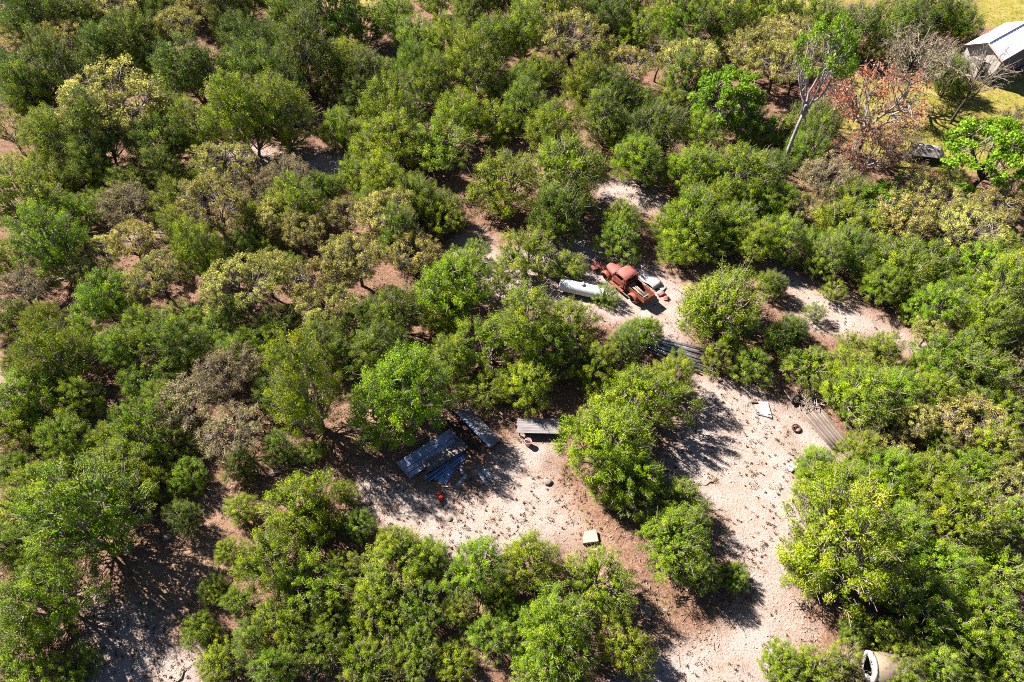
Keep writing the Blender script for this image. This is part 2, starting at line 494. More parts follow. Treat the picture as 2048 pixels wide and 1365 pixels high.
def trunk_mesh(name, mb, mat):
    me = bpy.data.meshes.new(name)
    me.from_pydata(np.concatenate(mb.v).tolist(), [], mb.f)
    me.materials.append(mat)
    me.polygons.foreach_set('use_smooth', [True] * len(me.polygons))
    me.update()
    return me

# prototypes are about one unit of crown radius wide (radius 1) and "hh" tall; copies are scaled
def juniper(seed, kind, hh=1.75, cone=0.0, ntuft=290, nleaf=138, drop=0.18, open_top=0.0, leaf='juniper'):
    r = np.random.RandomState(seed)
    # the crown is a cluster of uneven domes, tufts sit on the outside of the cluster
    nd = r.randint(4, 7)
    doms = [(np.array([r.normal(0, .08), r.normal(0, .08), hh * (.66 if cone else .60)]), np.array([.58, .58, hh * (.36 if cone else .33)]))]
    for k in range(nd):
        a = 2 * np.pi * (k + r.uniform(-.35, .35)) / nd
        rr = r.uniform(.40, .62) * (1 - .25 * cone)
        sx = r.uniform(.34, .52)
        doms.append((np.array([np.cos(a) * rr, np.sin(a) * rr, hh * r.uniform(.30, .56)]), np.array([sx, sx, hh * r.uniform(.22, .31)])))
    if cone:
        doms.append((np.array([r.normal(0, .06), r.normal(0, .06), hh * .84]), np.array([.30, .30, hh * .20])))
    dd, cc_ = [], []
    for c0, s0 in doms:
        area = s0[0] * (s0[0] + s0[2])
        u = fib(max(12, int(ntuft * .62 * area)))
        u = unit(u + r.normal(0, .14, u.shape))
        p = c0 + u * s0 * (lobes(r, u, .34, 9) * r.uniform(.80, 1.18, len(u)))[:, None]
        inside = np.zeros(len(p), bool)
        for c1, s1 in doms:
            if c1 is not c0:
                inside |= (((p - c1) / s1) ** 2).sum(1) < .72
        ok = ~inside & (p[:, 2] > .13 * hh) & (u[:, 2] > -.7)
        dd.append(u[ok]); cc_.append(p[ok])
    d = np.concatenate(dd); cen = np.concatenate(cc_)
    keep = r.uniform(size=len(d)) > drop
    if open_top:
        keep &= ~((d[:, 2] > .55) & (cen[:, 2] > .6 * hh) & (r.uniform(size=len(d)) < open_top))
    d, cen = d[keep], cen[keep]
    out = unit(np.stack([d[:, 0], d[:, 1], d[:, 2] * .8 + .75], 1) + r.normal(0, .14, d.shape))
    sz = .062 + .07 * r.uniform(size=len(d)) ** 1.3
    qa, ta = leaves(r, cen, out, sz, nleaf, .030, .0145, 1.75, .65, True)
    # sparse, oversized inner sprays to block light; crown shade put into their tint
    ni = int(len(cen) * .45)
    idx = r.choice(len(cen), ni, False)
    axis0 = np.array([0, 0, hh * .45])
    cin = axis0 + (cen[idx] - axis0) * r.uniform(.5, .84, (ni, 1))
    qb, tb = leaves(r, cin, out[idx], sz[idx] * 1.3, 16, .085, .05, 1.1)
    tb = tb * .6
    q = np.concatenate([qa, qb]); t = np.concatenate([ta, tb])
    tr, br = MB(), MB()
    ns = r.randint(3, 6)
    stems = []
    for s in range(ns):
        a = 2 * np.pi * (s + r.uniform(-.3, .3)) / ns
        top = np.array([np.cos(a) * r.uniform(.2, .55), np.sin(a) * r.uniform(.2, .55), hh * r.uniform(.6, .82)])
        base = np.array([np.cos(a) * .07, np.sin(a) * .07, -.04])
        p = bez(base, np.array([top[0] * .75, top[1] * .75, hh * .22]), top, 6)
        p[1:-1] += r.normal(0, .02, (4, 3))
        tr.tube(p, np.linspace(.045, .013, 6), 6)
        stems.append(p)
    for c in cen[r.choice(len(cen), min(len(cen), 80), False)]:
        st = stems[int(np.argmin([np.hypot(*(s[-1][:2] - c[:2])) for s in stems]))]
        b0 = st[r.randint(1, 5)]
        if c[2] < b0[2]:
            b0 = st[1]
        mid = (b0 + c) / 2 + np.array([0, 0, -.08 * hh * r.uniform(0, 1)]) + r.normal(0, .03, 3)
        p = bez(b0, mid, c, 4)
        br.tube(p, np.linspace(.015, .005, 4), 4, cap=False)
    for i, c in enumerate(cen):
        for _ in range(4):
            b = c + out[i] * sz[i] * r.uniform(-.2, 1.35) + r.normal(0, sz[i] * .7, 3)
            br.tube(np.array([c - out[i] * sz[i] * r.uniform(.5, 1.5) + r.normal(0, sz[i] * .5, 3), b]), [.0075, .0040], 3, cap=False)
    for c in cin[:40]:
        e = c + unit(r.normal(size=3)) * .22
        br.tube(np.array([axis0 * .6 + (c - axis0 * .6) * .5, c, e]), [.007, .005, .003], 3, cap=False)
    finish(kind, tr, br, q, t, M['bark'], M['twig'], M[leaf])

def broadleaf(seed, kind, hh, leaf, bark, twig, nclump=110, nleaf=80, limb_n=6, flat=.55, gap=.25, lean=(0, 0), llen=.06, lw=.045, crook=.06, fork=.28,
              clump=(.11, .19), twigs=7, crown_lo=0.0, tr_r=.06, layers=False):
    r = np.random.RandomState(seed)
    tr, br = MB(), MB()
    L = np.array([lean[0], lean[1], 0.0])
    top = np.array([0, 0, hh * fork]) + L * fork
    p = bez(np.array([0, 0, -.05]), np.array([r.normal(0, crook), r.normal(0, crook), hh * fork * .5]), top, 6)
    tr.tube(p, np.linspace(tr_r, tr_r * .72, 6), 7)
    cz, rz = hh * (1 - flat * .5), hh * flat * .5
    cc = np.array([0, 0, cz]) + L
    ends = []
    for i in range(limb_n):
        a = 2 * np.pi * (i + r.uniform(-.35, .35)) / limb_n
        rr = r.uniform(.45, .8)
        e = cc + np.array([np.cos(a) * rr, np.sin(a) * rr, r.uniform(-.3, .45) * rz])
        p = bez(top, top * .6 + e * .4 + np.array([0, 0, -.1 * hh * r.uniform(-.6, 1)]) + r.normal(0, crook, 3), e, 7)
        p[1:-1] += r.normal(0, crook * .45, (5, 3))
        tr.tube(p, np.linspace(tr_r * .58, tr_r * .2, 7), 6)
        ends.append(p)
    d = fib(int(nclump * 1.6)); d = unit(d + r.normal(0, .15, d.shape)); d = d[d[:, 2] > -.5 + crown_lo]
    d = d[r.uniform(size=len(d)) > gap]
    rad = lobes(r, d, .35, 10) * r.uniform(.72, 1.05, len(d))
    cen = cc + np.stack([d[:, 0] * rad, d[:, 1] * rad, d[:, 2] * rz * rad], 1)
    if layers:
        cen[:, 2] = cc[2] + np.round((cen[:, 2] - cc[2]) / .22) * .22 + r.normal(0, .02, len(cen))
    for c in cen:
        pl = ends[int(np.argmin([np.linalg.norm(e[-1] - c) for e in ends]))]
        b0 = pl[r.randint(3, 7)]
        p = bez(b0, (b0 + c) / 2 + r.normal(0, .05, 3), c, 4)
        br.tube(p, np.linspace(tr_r * .19, .006, 4), 4, cap=False)
        for _ in range(twigs):
            s = p[r.randint(1, 4)]
            e = s + unit((c - cc) * .6 + r.normal(size=3) * .7) * r.uniform(.08, .24)
            m_ = (s + e) / 2 + r.normal(0, .015, 3)
            br.tube(np.array([s, m_, e]), [.006, .0045, .0028], 3, cap=False)
    if nleaf:
        out = unit(d * np.array([1, 1, .7]) + np.array([0, 0, .4]))
        q, t = leaves(r, cen, out, r.uniform(*clump, len(cen)), nleaf, llen, lw, .95 if not layers else 1.0, 1.2)
        if layers:
            k = q.mean(1, keepdims=True); cz_ = np.repeat(cen[:, 2], nleaf)[:, None, None]
            q[:, :, 2:3] -= (k[:, :, 2:3] - cz_) * .45
    else:
        q = t = None
    finish(kind, tr, br, q, t, M[bark], M[twig], M[leaf] if leaf else None)

for i, kw in enumerate((dict(hh=1.7), dict(hh=2.0, cone=.3, ntuft=260), dict(hh=1.6, drop=.2, open_top=.45), dict(hh=2.3, cone=.45, ntuft=240),
                        dict(hh=1.5, ntuft=310), dict(hh=1.85, drop=.3, open_top=.3), dict(hh=1.75, ntuft=300, drop=.08), dict(hh=2.05, drop=.25, ntuft=260),
                        dict(hh=1.45, drop=.28, open_top=.3))):
    juniper(100 + i, 'J', **kw)
for i, kw in enumerate((dict(hh=2.0, cone=.35, ntuft=250), dict(hh=1.75, drop=.1), dict(hh=2.35, cone=.5, ntuft=230), dict(hh=1.85, drop=.22, open_top=.2))):
    juniper(140 + i, 'D', leaf='cedar', **kw)
for i in range(3):
    juniper(170 + i, 'S', hh=1.7 + .2 * i, ntuft=110, nleaf=180, cone=.15 * i)
for i, kw in enumerate((dict(), dict(gap=.32, limb_n=7), dict(gap=.18, nclump=130), dict(gap=.3, hh=1.6))):
    broadleaf(200 + i, 'O', **{**dict(hh=1.8, leaf='oak', bark='darkbark', twig='twig', nclump=150, nleaf=85, llen=.042, lw=.028, clump=(.08, .15), twigs=7), **kw})
for i in range(3):
    broadleaf(220 + i, 'G', hh=1.7, leaf='greyoak', bark='darkbark', twig='tantwig', nclump=125, nleaf=60, gap=.3, llen=.038, lw=.026, twigs=15, clump=(.09, .16))
for i in range(2):
    broadleaf(240 + i, 'L', hh=1.75, leaf='lime', bark='darkbark', twig='twig', nclump=100, nleaf=110, gap=.25, llen=.062, lw=.05, layers=True, flat=.6)
broadleaf(250, 'T', hh=3.9, leaf='lime', bark='palebark', twig='palebark', nclump=75, nleaf=80, gap=.35, flat=.42, fork=.42, lean=(.15, .1), llen=.06, lw=.045, tr_r=.075, crook=.12, limb_n=7, twigs=10)
for i in range(3):
    broadleaf(260 + i, 'R', hh=2.0 if i == 0 else 1.5, leaf='red', bark='palebark', twig='tantwig', nclump=80, nleaf=24, gap=.25, flat=.6, llen=.048, lw=.04, twigs=9, fork=.3, limb_n=5)
for i in range(2):
    broadleaf(280 + i, 'B', hh=2.0, leaf='greyoak', bark='darkbark', twig='tantwig', nclump=110, nleaf=9, gap=.15, flat=.62, llen=.035, lw=.028, twigs=17, fork=.38, limb_n=5, crook=.09, tr_r=.07)
broadleaf(290, 'N', hh=2.3, leaf='greyoak', bark='darkbark', twig='tantwig', nclump=50, nleaf=3, gap=.25, flat=.55, llen=.03, lw=.02, twigs=9, fork=.36, limb_n=4, crook=.05, tr_r=.06, lean=(.35, .15))

# every tree of the photograph: kind, crown centre x, y, crown width (photo pixels), optional height factor
TREES = """
D 60 40 115;D 150 30 120;O 20 98 90;O 125 92 95;O 222 22 110;D 262 68 115;D 198 100 85;D 300 14 75;O 358 66 100;O 405 18 85;D 460 18 95;D 308 116 70;D 388 142 125;J 472 145 105
D 128 158 130;D 35 168 115;J 62 200 90;O 228 214 205;J 118 284 115;O 20 268 95;D 198 272 120;J 312 286 115;J 398 276 100;J 488 242 138;J 562 234 132;J 85 338 110;O 20 350 85;O 142 338 70;D 180 332 85
J 52 420 125;J 146 424 90;G 250 414 110;J 345 402 110;O 462 338 110;O 431 426 130;G 482 388 95;J 418 345 70
D 532 94 115;D 612 120 115;J 687 120 95;D 736 152 90;J 770 136 65;D 660 22 120;D 580 22 105;J 720 28 125;J 792 24 80;J 832 66 105;J 893 84 85;D 940 22 85;J 980 80 110;J 826 124 80
J 868 164 90;J 942 142 120;J 1010 178 90;S 672 176 62;S 952 508 56;S 938 560 50;S 1004 566 48;D 716 206 65;J 680 246 95;J 775 220 115;J 923 230 115;J 996 230 95;S 838 200 65;J 782 282 125;J 870 286 130;J 708 346 84;J 642 366 78
G 580 360 95;G 530 382 95;J 768 362 100;J 590 412 105;J 738 410 80;J 836 396 105;J 890 418 90;O 770 436 115;O 560 440 90;O 688 432 85;J 505 448 80
O 1135 86 135;J 1045 76 90;J 1108 25 110;D 1205 30 95;J 1272 46 100;J 1350 30 105;J 1374 66 95;J 1442 40 90;J 1500 22 80;O 1507 106 115;O 1380 128 115;J 1424 96 65;N 1318 108 80;O 1252 142 105
J 1200 126 85;J 1052 162 80;J 1172 176 100;D 1228 188 95;J 1112 252 115;J 1052 218 90;J 1282 200 85;D 1358 166 90;D 1312 250 110;D 1212 244 95;L 1450 212 140;J 1406 280 85;D 1498 244 95
J 1004 360 135;J 1132 342 160;J 1284 314 100;J 1394 338 105;J 1478 354 120;J 1246 440 78;J 1348 440 88;J 1400 420 125;D 1110 428 120;J 1508 402 90;J 1470 446 95
J 1558 36 90;J 1640 32 100;D 1702 50 110;J 1772 30 100;J 1842 34 110;J 1915 40 100;D 1805 72 100;O 1568 82 100;O 1604 104 90;O 1550 136 100;G 1588 156 85;T 1667 111 100;O 1744 106 50
B 1829 124 150 ;B 1880 108 75;D 1905 142 80;N 2000 160 110;R 1728 172 175;R 1664 166 75;R 1640 206 80;R 1802 214 70;R 1652 280 85;R 1742 308 110;B 1800 296 80;R 1842 362 75;R 1776 266 80;R 1690 338 70;G 1650 362 100
D 1640 246 95;J 1560 246 85;D 1622 296 85;J 1562 398 90;O 1602 420 80;G 1660 408 60;D 1712 388 85;L 1768 414 90;L 1985 325 165;L 1932 400 65;O 1864 412 110;O 1806 438 105;O 1984 430 115;J 1704 442 105;G 2034 250 70;G 2032 388 65;S 1910 352 55
J 111 498 130;J 18 520 85;G 46 582 105;O 188 520 105;O 268 494 105;J 208 598 130;O 322 564 115;J 404 516 115;J 370 470 70;D 478 490 80;O 480 582 130;J 26 630 95;J 94 650 100;J 294 670 110;J 354 636 90
J 428 664 95;J 502 682 90;J 242 702 90;J 372 706 110;J 280 760 100;J 110 718 145;J 66 786 135;J 162 802 90;J 28 846 130;J 120 868 110;J 280 858 140;G 378 810 115;G 448 756 120;G 468 872 115;J 204 880 85
O 606 476 90;J 538 492 70;O 532 556 105;O 634 572 120;O 714 528 120;O 660 622 110;D 792 476 95;O 826 514 110;J 910 568 150;J 878 630 85;D 790 624 120;D 730 640 105;D 640 690 110;D 556 640 90;D 746 700 115
J 624 810 160;J 622 896 62;J 806 796 186;J 900 724 90;J 964 678 130;J 972 764 112
J 1058 500 120;J 1132 526 72;J 1212 582 56;J 1056 668 128;J 1150 642 116;J 1100 702 120;J 1198 724 110;J 1058 762 108;J 1285 662 76;D 1248 692 75;J 1450 600 188;S 1434 716 68;J 1508 722 85;J 1346 756 92;J 1278 792 170;J 1208 882 200
J 1556 668 75;J 1392 472 115;J 1352 492 80;J 1243 474 90;J 1520 490 80;J 1258 950 140
J 1560 480 90;J 1632 478 80;J 1647 522 80;J 1544 566 62;S 1666 578 55;J 1710 500 100;J 1798 514 130;J 1768 566 90;J 1880 512 110;O 1920 468 110;J 1962 520 130;J 2022 502 90;J 2000 580 120;J 1880 622 110;J 1980 642 120
S 1634 626 52;D 1592 652 64;J 1712 692 88;J 1630 720 110;J 1718 746 120;J 1764 708 80;J 1716 796 125;J 1780 786 130;O 1856 670 75;J 1906 712 135;J 1986 740 130;J 1870 790 100;O 1824 846 90;O 1942 844 120;J 2030 820 90;O 1770 880 80;J 1992 882 120;J 1720 905 90;O 2032 716 55
J 72 960 100;J 18 936 80;J 236 936 150;J 368 952 90;J 189 1057 205;J 40 1014 110;J 22 1092 95;D 372 1038 80;J 455 1098 62;J 425 1176 64;J 100 1206 170;J 40 1312 140;J 138 1336 100;J 402 1260 80;J 436 1322 90
J 590 1006 170;J 688 988 58;J 716 1052 75;J 538 1122 150;J 614 1176 150;J 564 1242 120;J 790 1090 85;J 782 1136 145;J 852 1116 80;J 752 1212 130;J 842 1212 110;J 914 1226 80;J 950 1142 130;J 832 1302 120;J 730 1336 120;J 912 1320 90;J 558 1330 100;D 640 1290 95;J 984 1272 90
J 1066 1126 120;J 1204 1156 150;J 1124 1258 170;J 1040 1250 90;J 1252 1290 130;J 1080 1334 120;J 1344 1070 170;J 1360 988 110;J 1472 1152 64;D 1402 1150 85
J 1628 936 74;J 1678 976 150;J 1770 940 125;J 1872 964 130;J 1944 934 115;O 2020 980 110;J 1932 1034 140;J 1696 1106 220;J 1800 1066 140;J 1620 1122 105;J 1888 1122 130;J 2006 1124 130;J 1710 1262 60;J 1838 1210 140;J 1912 1278 120;J 1992 1228 140;J 2012 1322 100;J 1566 1330 85;J 1642 1342 105;J 1808 1306 92;J 1806 1364 88;J 1868 1338 92;J 1764 1268 80;S 1690 1318 75;J 1934 1342 80
D 30 -20 95;D 120 -25 100;D 210 -30 95;J 300 -25 100;D 385 -20 100;D 480 -20 100;D 560 -16 95;J 870 -10 85;J 950 -14 100;D 1030 -12 100;D 1180 -14 95;J 1270 -12 95;J 1400 -14 95;
J 330 220 90;J 30 60 70;D 90 250 90;J 150 230 70;J 260 360 85;D 330 350 80;J 200 390 80;D 560 170 90;D 480 60 90;D 800 180 70;J 1090 130 80;J 1250 250 85;J 1430 160 70;J 1345 205 80;D 1540 330 85;J 1440 400 80;S 1600 512 50
J 570 530 75;J 680 500 70;J 450 620 80;J 540 720 85;D 690 720 85;J 470 720 75;J 170 670 80;J 30 720 70;J 330 800 80;D 540 780 85;D 560 900 75;J 340 880 90;J 130 930 80;J 300 960 90;D 480 930 70;J 60 1120 85;J 480 1020 70
J 1820 580 80;J 1930 580 85;J 2030 680 80;J 1950 790 80;J 1840 730 80;J 1760 840 75;J 1880 880 80;J 1830 1000 90;J 2040 1050 90;J 1760 1170 90;J 1960 1180 80;J 1880 1200 80;D 2030 1270 80;J 1000 1190 80;J 690 1130 80;J 700 1270 80;J 480 1200 70;J 510 1280 85;J 660 1230 75
"""
LIST = []
for tok in TREES.replace('\n', ';').split(';'):
    w = tok.split()
    if len(w) >= 4:
        LIST.append((w[0], float(w[1]), float(w[2]), float(w[3])))

LAND = [("the rusty truck", 1255, 570), ("the white tank", 1160, 575), ("the steel pipe stack", 1355, 700), ("the white door frame", 1522, 820),
        ("the tan corrugated sheets", 1635, 848), ("the blue steel channels", 885, 935), ("the pale plank platform", 1070, 858), ("the red fuel can", 882, 997),
        ("the beige tank", 1790, 1340), ("the metal-roofed shed", 2000, 130), ("the square pale slab", 1180, 1075), ("the covered trailer", 1845, 315),
        ("the photo's upper left corner", 0, 0), ("the photo's lower left corner", 0, 1365), ("the photo's lower right corner", 2048, 1365),
        ("the photo's left edge centre", 0, 682), ("the photo's right edge centre", 2048, 682), ("the photo's top edge centre", 1024, 0), ("the photo's bottom edge centre", 1024, 1365)]
ORD = ["closest", "second closest", "third closest", "fourth closest", "fifth closest", "sixth closest", "seventh closest", "eighth closest", "ninth closest", "tenth closest", "eleventh closest", "twelfth closest"]
KIND = {'J': ('juniper_tree', 'tree', 'bright green juniper', 'green junipers of the woodland'), 'D': ('juniper_tree', 'tree', 'dark green juniper', 'dark junipers of the woodland'),
        'S': ('juniper_bush', 'bush', 'low juniper bush', 'low juniper bushes'), 'O': ('oak_tree', 'tree', 'olive yellow oak', 'olive oaks among the junipers'),
        'G': ('oak_tree', 'tree', 'greyish thin-leaved oak', 'grey thin oaks'), 'L': ('elm_tree', 'tree', 'lime green tree', 'lime green trees'),
        'T': ('elm_tree', 'tree', 'lime green tree', 'lime green trees'), 'R': ('red_tree', 'tree', 'red budding tree', 'red budding trees by the lawn'),
        'B': ('bare_tree', 'tree', 'bare greyish branching tree', 'bare trees by the lawn'), 'N': ('bare_tree', 'tree', 'bare greyish branching tree', 'bare trees by the lawn')}
def size_word(kind, w):
    if kind in 'ODJ':
        return 'small' if w < 82 else ('broad' if w >= 128 else 'medium')
    return ''
CLS = [(size_word(k, w) + ' ' + KIND[k][2]).strip() for k, x, y, w in LIST]
def sector(dx, dy):
    return ('right of' if dx > 0 else 'left of') if abs(dx) > abs(dy) else ('below' if dy > 0 else 'above')
def all_candidates(i):
    out = []
    _, x, y, _ = LIST[i]
    for li, (ln, lx, ly) in enumerate(LAND):
        s = sector(x - lx, y - ly)
        d = math.hypot(x - lx, y - ly)
        rank = sum(1 for j, (_, a, b, _) in enumerate(LIST) if j != i and CLS[j] == CLS[i] and sector(a - lx, b - ly) == s and math.hypot(a - lx, b - ly) < d)
        edge = ln.startswith("the photo")
        out.append((rank + (2.2 if edge else 0) + d / 700.0, rank, s, ln, edge))
    return sorted(out)

HAND = {(1667, 111): "tall lime green tree on a long pale leaning trunk near the lawn",
        (1728, 172): "largest red budding tree with a forked grey trunk at the lawn's edge",
        (1829, 124): "bare tan tree with a thick curved dark trunk on the lawn",
        (2000, 160): "bare dark tree with upswept branches in front of the shed",
        (1985, 325): "biggest lime green tree below the lawn at the right edge",
        (1450, 212): "layered lime green tree among dark junipers left of the red trees",
        (1768, 414): "small round lime green tree below the covered trailer",
        (228, 214): "widest olive yellow oak, domed crown on dark limbs, upper left",
        (1450, 600): "very broad round juniper standing right of the rusty truck",
        (1318, 108): "bare grey dead tree among junipers near the top"}

FOOT = {(2000, 160): (1900, 249), (1829, 124): (1795, 216), (1728, 172): (1708, 310), (1667, 111): (1562, 343)}
TALL = {(624, 810): 1.3, (806, 796): 1.25, (1252, 1290): 1.25, (538, 1122): 1.2, (189, 1057): 1.15}
FIXED = {(1450, 600): 4, (806, 796): 6, (1208, 882): 6, (1344, 1070): 0}

def stand_tree(i, kind, cx, cy, w):
    protos = PROTO[kind]
    tm, bm_, cm = protos[(i * 7 + int(cx)) % len(protos)]
    r = np.random.RandomState(1000 + i)
    hf = {'J': 1.75, 'D': 1.9, 'S': 1.7, 'O': 1.8, 'G': 1.7, 'L': 1.75, 'T': 3.9, 'R': 1.8, 'B': 2.0, 'N': 2.3}[kind]
    zc = {'T': .80, 'B': .68, 'N': .7, 'R': .68}.get(kind, .55)
    rad = w / 2 / ppm(cx, cy)
    for _ in range(3):
        rad = w / 2 / ppm(cx, cy, rad * hf * zc)
    rad = min(rad, 4.6) * ((1.08 if cy > 470 else 1.16) if kind in 'JDS' else 1.05)
    hs = r.uniform(.88, 1.08) if kind in 'JDSOG' else 1.0
    if kind in 'BNR' and w < 90:
        hs = .9
    b = g(cx, cy, rad * hf * zc * hs)
    foot = FOOT.get((cx, cy))
    if foot:
        ft = g(*foot)
        zs = np.arange(1.5, 14, .05)
        zb = zs[int(np.argmin([np.hypot(*(g(cx, cy, z) - ft)[:2]) for z in zs]))]
        hs = zb / (rad * hf * zc)
        b = ft
    if (cx, cy) in FIXED:
        tm, bm_, cm = protos[FIXED[(cx, cy)]]
    name, cat, _, group = KIND[kind]
    if (cx, cy) in HAND:
        label = HAND[(cx, cy)]
    else:
        _, rank, s, ln, edge = all_candidates(i)[0]
        label = f"{CLS[i]}, {ORD[min(rank, 11)]} one {s} {ln}"
    root = thing(name, label, cat, (b[0], b[1], 0), r.uniform(0, 6.28) if kind not in 'TN' else 0.0, group)
    root.scale = (rad * r.uniform(.86, 1.12), rad * r.uniform(.86, 1.12), rad * hs * TALL.get((cx, cy), 1.0))
    if kind in 'JDSOG':
        root.rotation_euler = (r.normal(0, .05), r.normal(0, .05), root.rotation_euler[2])
    for nm, me in (('trunk', tm), ('branches', bm_), ('crown', cm)):
        if me is not None:
            link(nm, me, root)

for i, t in enumerate(LIST):
    stand_tree(i, *t)

# ------------------------------------------------------------------ woodland going on outside the frame: one mass
def woodland():
    r = np.random.RandomState(55)
    src = [p[2] for p in PROTO['J'][:3]] + [p[2] for p in PROTO['D'][:1]]
    packs = []
    for me in src:
        n = len(me.vertices)
        co = np.zeros(n * 3, np.float32); me.vertices.foreach_get('co', co)
        q = co.reshape(-1, 4, 3)
        tn = np.zeros(n, np.float32); me.attributes['tint'].data.foreach_get('value', tn)
        sel = r.choice(len(q), len(q) // 9, False)
        c = q[sel].mean(1, keepdims=True)
        packs.append((c + (q[sel] - c) * 2.6, tn.reshape(-1, 4)[sel, 0]))
    Q, T = [], []
    tries = 0
    pts = []
    while len(pts) < 170 and tries < 9000:
        tries += 1
        x, y = r.uniform(-95, 85), r.uniform(-8, 100)
        # photo position of the foot
        dz = -CAM_H
        fwd = y * math.cos(PITCH) - dz * math.sin(PITCH)
        if fwd > 1:
            px = PCX + FPX * x / fwd
            py = PCY + FPX * -(y * math.sin(PITCH) + dz * math.cos(PITCH)) / fwd
            if -115 < px < 2165 and -60 < py < 1560:
                continue
            if px > 1500 and py < 420 or py < -40 and px > 420:
                continue
        if any((x - a) ** 2 + (y - b) ** 2 < 18 for a, b in pts):
            continue
        pts.append((x, y))
        q, t = packs[r.randint(len(packs))]
        s = r.uniform(2.0, 3.1); a = r.uniform(0, 6.28)
        rot = np.array([[math.cos(a), -math.sin(a), 0], [math.sin(a), math.cos(a), 0], [0, 0, 1]])
        Q.append(q @ rot.T * s + np.array([x, y, 0])); T.append(t)
    me = quads_mesh('woodland', np.concatenate(Q), M['juniper'], np.concatenate(T))
    tag(link('woodland', me), "juniper woodland continuing beyond the picture's left and lower sides", 'woodland', kind='stuff')
woodland()

# ------------------------------------------------------------------ small ground cover: stones, dry tufts, litter
def zone_at(P, polys):
    d = np.full(len(P), -1e9)
    for p in polys:
        d = np.maximum(d, seg_signed(P, p))
    return d

def in_view_points(r, n, ylo=-40, yhi=1420, xlo=-60, xhi=2108):
    px = r.uniform(xlo, xhi, n); py = r.uniform(ylo, yhi, n)
    return np.array([g(a, b)[:2] for a, b in zip(px, py)])

STONE_V = np.array([(-1, -.7, -.3), (.9, -.8, -.3), (1, .7, -.3), (-.8, .9, -.3), (-.7, -.5, .45), (.6, -.55, .55), (.65, .5, .4), (-.5, .6, .5)])
STONE_F = [(4, 5, 6, 7), (0, 1, 5, 4), (1, 2, 6, 5), (2, 3, 7, 6), (3, 0, 4, 7)]
def stones():
    r = np.random.RandomState(91)
    P = in_view_points(r, 26000)
    d = zone_at(P, PALE)
    keep = (d > -.3) & (r.uniform(size=len(P)) < .75) | (d > -2.5) & (r.uniform(size=len(P)) < .10) | (r.uniform(size=len(P)) < .025)
    P = P[keep]
    n = len(P)
    s = 0.03 + .05 * r.uniform(size=n) ** 3
    V = STONE_V[None] * s[:, None, None] * r.uniform(.65, 1.35, (n, 8, 3))
    a = r.uniform(0, 6.28, n); c, sn = np.cos(a), np.sin(a)
    x = V[:, :, 0] * c[:, None] - V[:, :, 1] * sn[:, None]; y = V[:, :, 0] * sn[:, None] + V[:, :, 1] * c[:, None]
    gz = (0.05 * wob(P, 0.6, 3) + 0.025 * wob(P, 2.4, 4))
    V = np.stack([x + P[:, :1], y + P[:, 1:], V[:, :, 2] * .8 + gz[:, None] + s[:, None] * .12], -1)
    F = np.array([f for f in STONE_F])
    q = V[:, F].reshape(-1, 4, 3)
    me = quads_mesh('gravel', q, M['stone'])
    tag(link('gravel', me), "loose pale limestone gravel strewn over the clearings and paths", 'gravel', kind='stuff')

def tufts():
    r = np.random.RandomState(92)
    P = in_view_points(r, 17000)
    d = zone_at(P, PALE)
    patch = np.clip(.62 + .55 * wob(P, .55, 77) + .3 * wob(P, 1.6, 78), .04, 1)
    patch = patch + 1.2 * np.exp(-((P - g(925, 1050)[:2]) ** 2).sum(1) / 8)
    keep = (d > 0) & (r.uniform(size=len(P)) < patch) | (d > -3) & (r.uniform(size=len(P)) < .12)
    P = P[keep]
    gz = (0.05 * wob(P, 0.6, 3) + 0.025 * wob(P, 2.4, 4))
    C = np.stack([P[:, 0], P[:, 1], gz + .04], 1)
    rad = .08 + .20 * r.uniform(size=len(P)) ** 2.3
    q, t = leaves(r, C, np.tile([0, 0, 1.0], (len(P), 1)), rad, 16, .11, .045, .8, .9)
    q[:, :, 2] = np.maximum(q[:, :, 2], -.02)
    me = quads_mesh('dry_grass', q, M['straw'], t)
    tag(link('dry_grass', me), "scattered brown tufts of dry grass in the gravel clearings", 'dry grass', kind='stuff')

def litter():
    r = np.random.RandomState(93)
    P = in_view_points(r, 9000)
    P = P[(zone_at(P, PALE) < .6) & (zone_at(P, LAWN) < 0)]
    n = len(P)
    a = r.uniform(0, 6.28, n); L = .12 + .5 * r.uniform(size=n) ** 3
    gz = (0.05 * wob(P, 0.6, 3) + 0.025 * wob(P, 2.4, 4)) + .02
    d = np.stack([np.cos(a), np.sin(a), r.normal(0, .12, n)], 1) * L[:, None]
    w = np.stack([-np.sin(a), np.cos(a), np.zeros(n)], 1) * (.012 + .012 * r.uniform(size=n))[:, None]
    p = np.stack([P[:, 0], P[:, 1], gz + .015], 1)
    up = np.array([0, 0, .02])
    q1 = np.stack([p - w, p + d - w * .6, p + d + up, p + up], 1)
    q2 = np.stack([p + up, p + d + up, p + d + w * .6, p + w], 1)
    me = quads_mesh('twig_litter', np.concatenate([q1, q2]), M['twig'])
    tag(link('twig_litter', me), "grey fallen twigs littering the woodland floor", 'twigs', kind='stuff')

def lawn_grass():
    r = np.random.RandomState(94)
    px = r.uniform(1620, 2100, 22000); py = r.uniform(-30, 420, 22000)
    P = np.array([g(a, b)[:2] for a, b in zip(px, py)])
    P = P[zone_at(P, LAWN) > 0]
    C = np.stack([P[:, 0], P[:, 1], np.full(len(P), .03)], 1)
    q, t = leaves(r, C, np.tile([0, 0, 1.0], (len(P), 1)), np.full(len(P), .12), 5, .14, .03, .4, .5)
    me = quads_mesh('lawn_grass', q, M['lawngrass'], t)
    tag(link('lawn_grass', me), "short yellowing grass on the lawn by the shed", 'grass', kind='stuff')

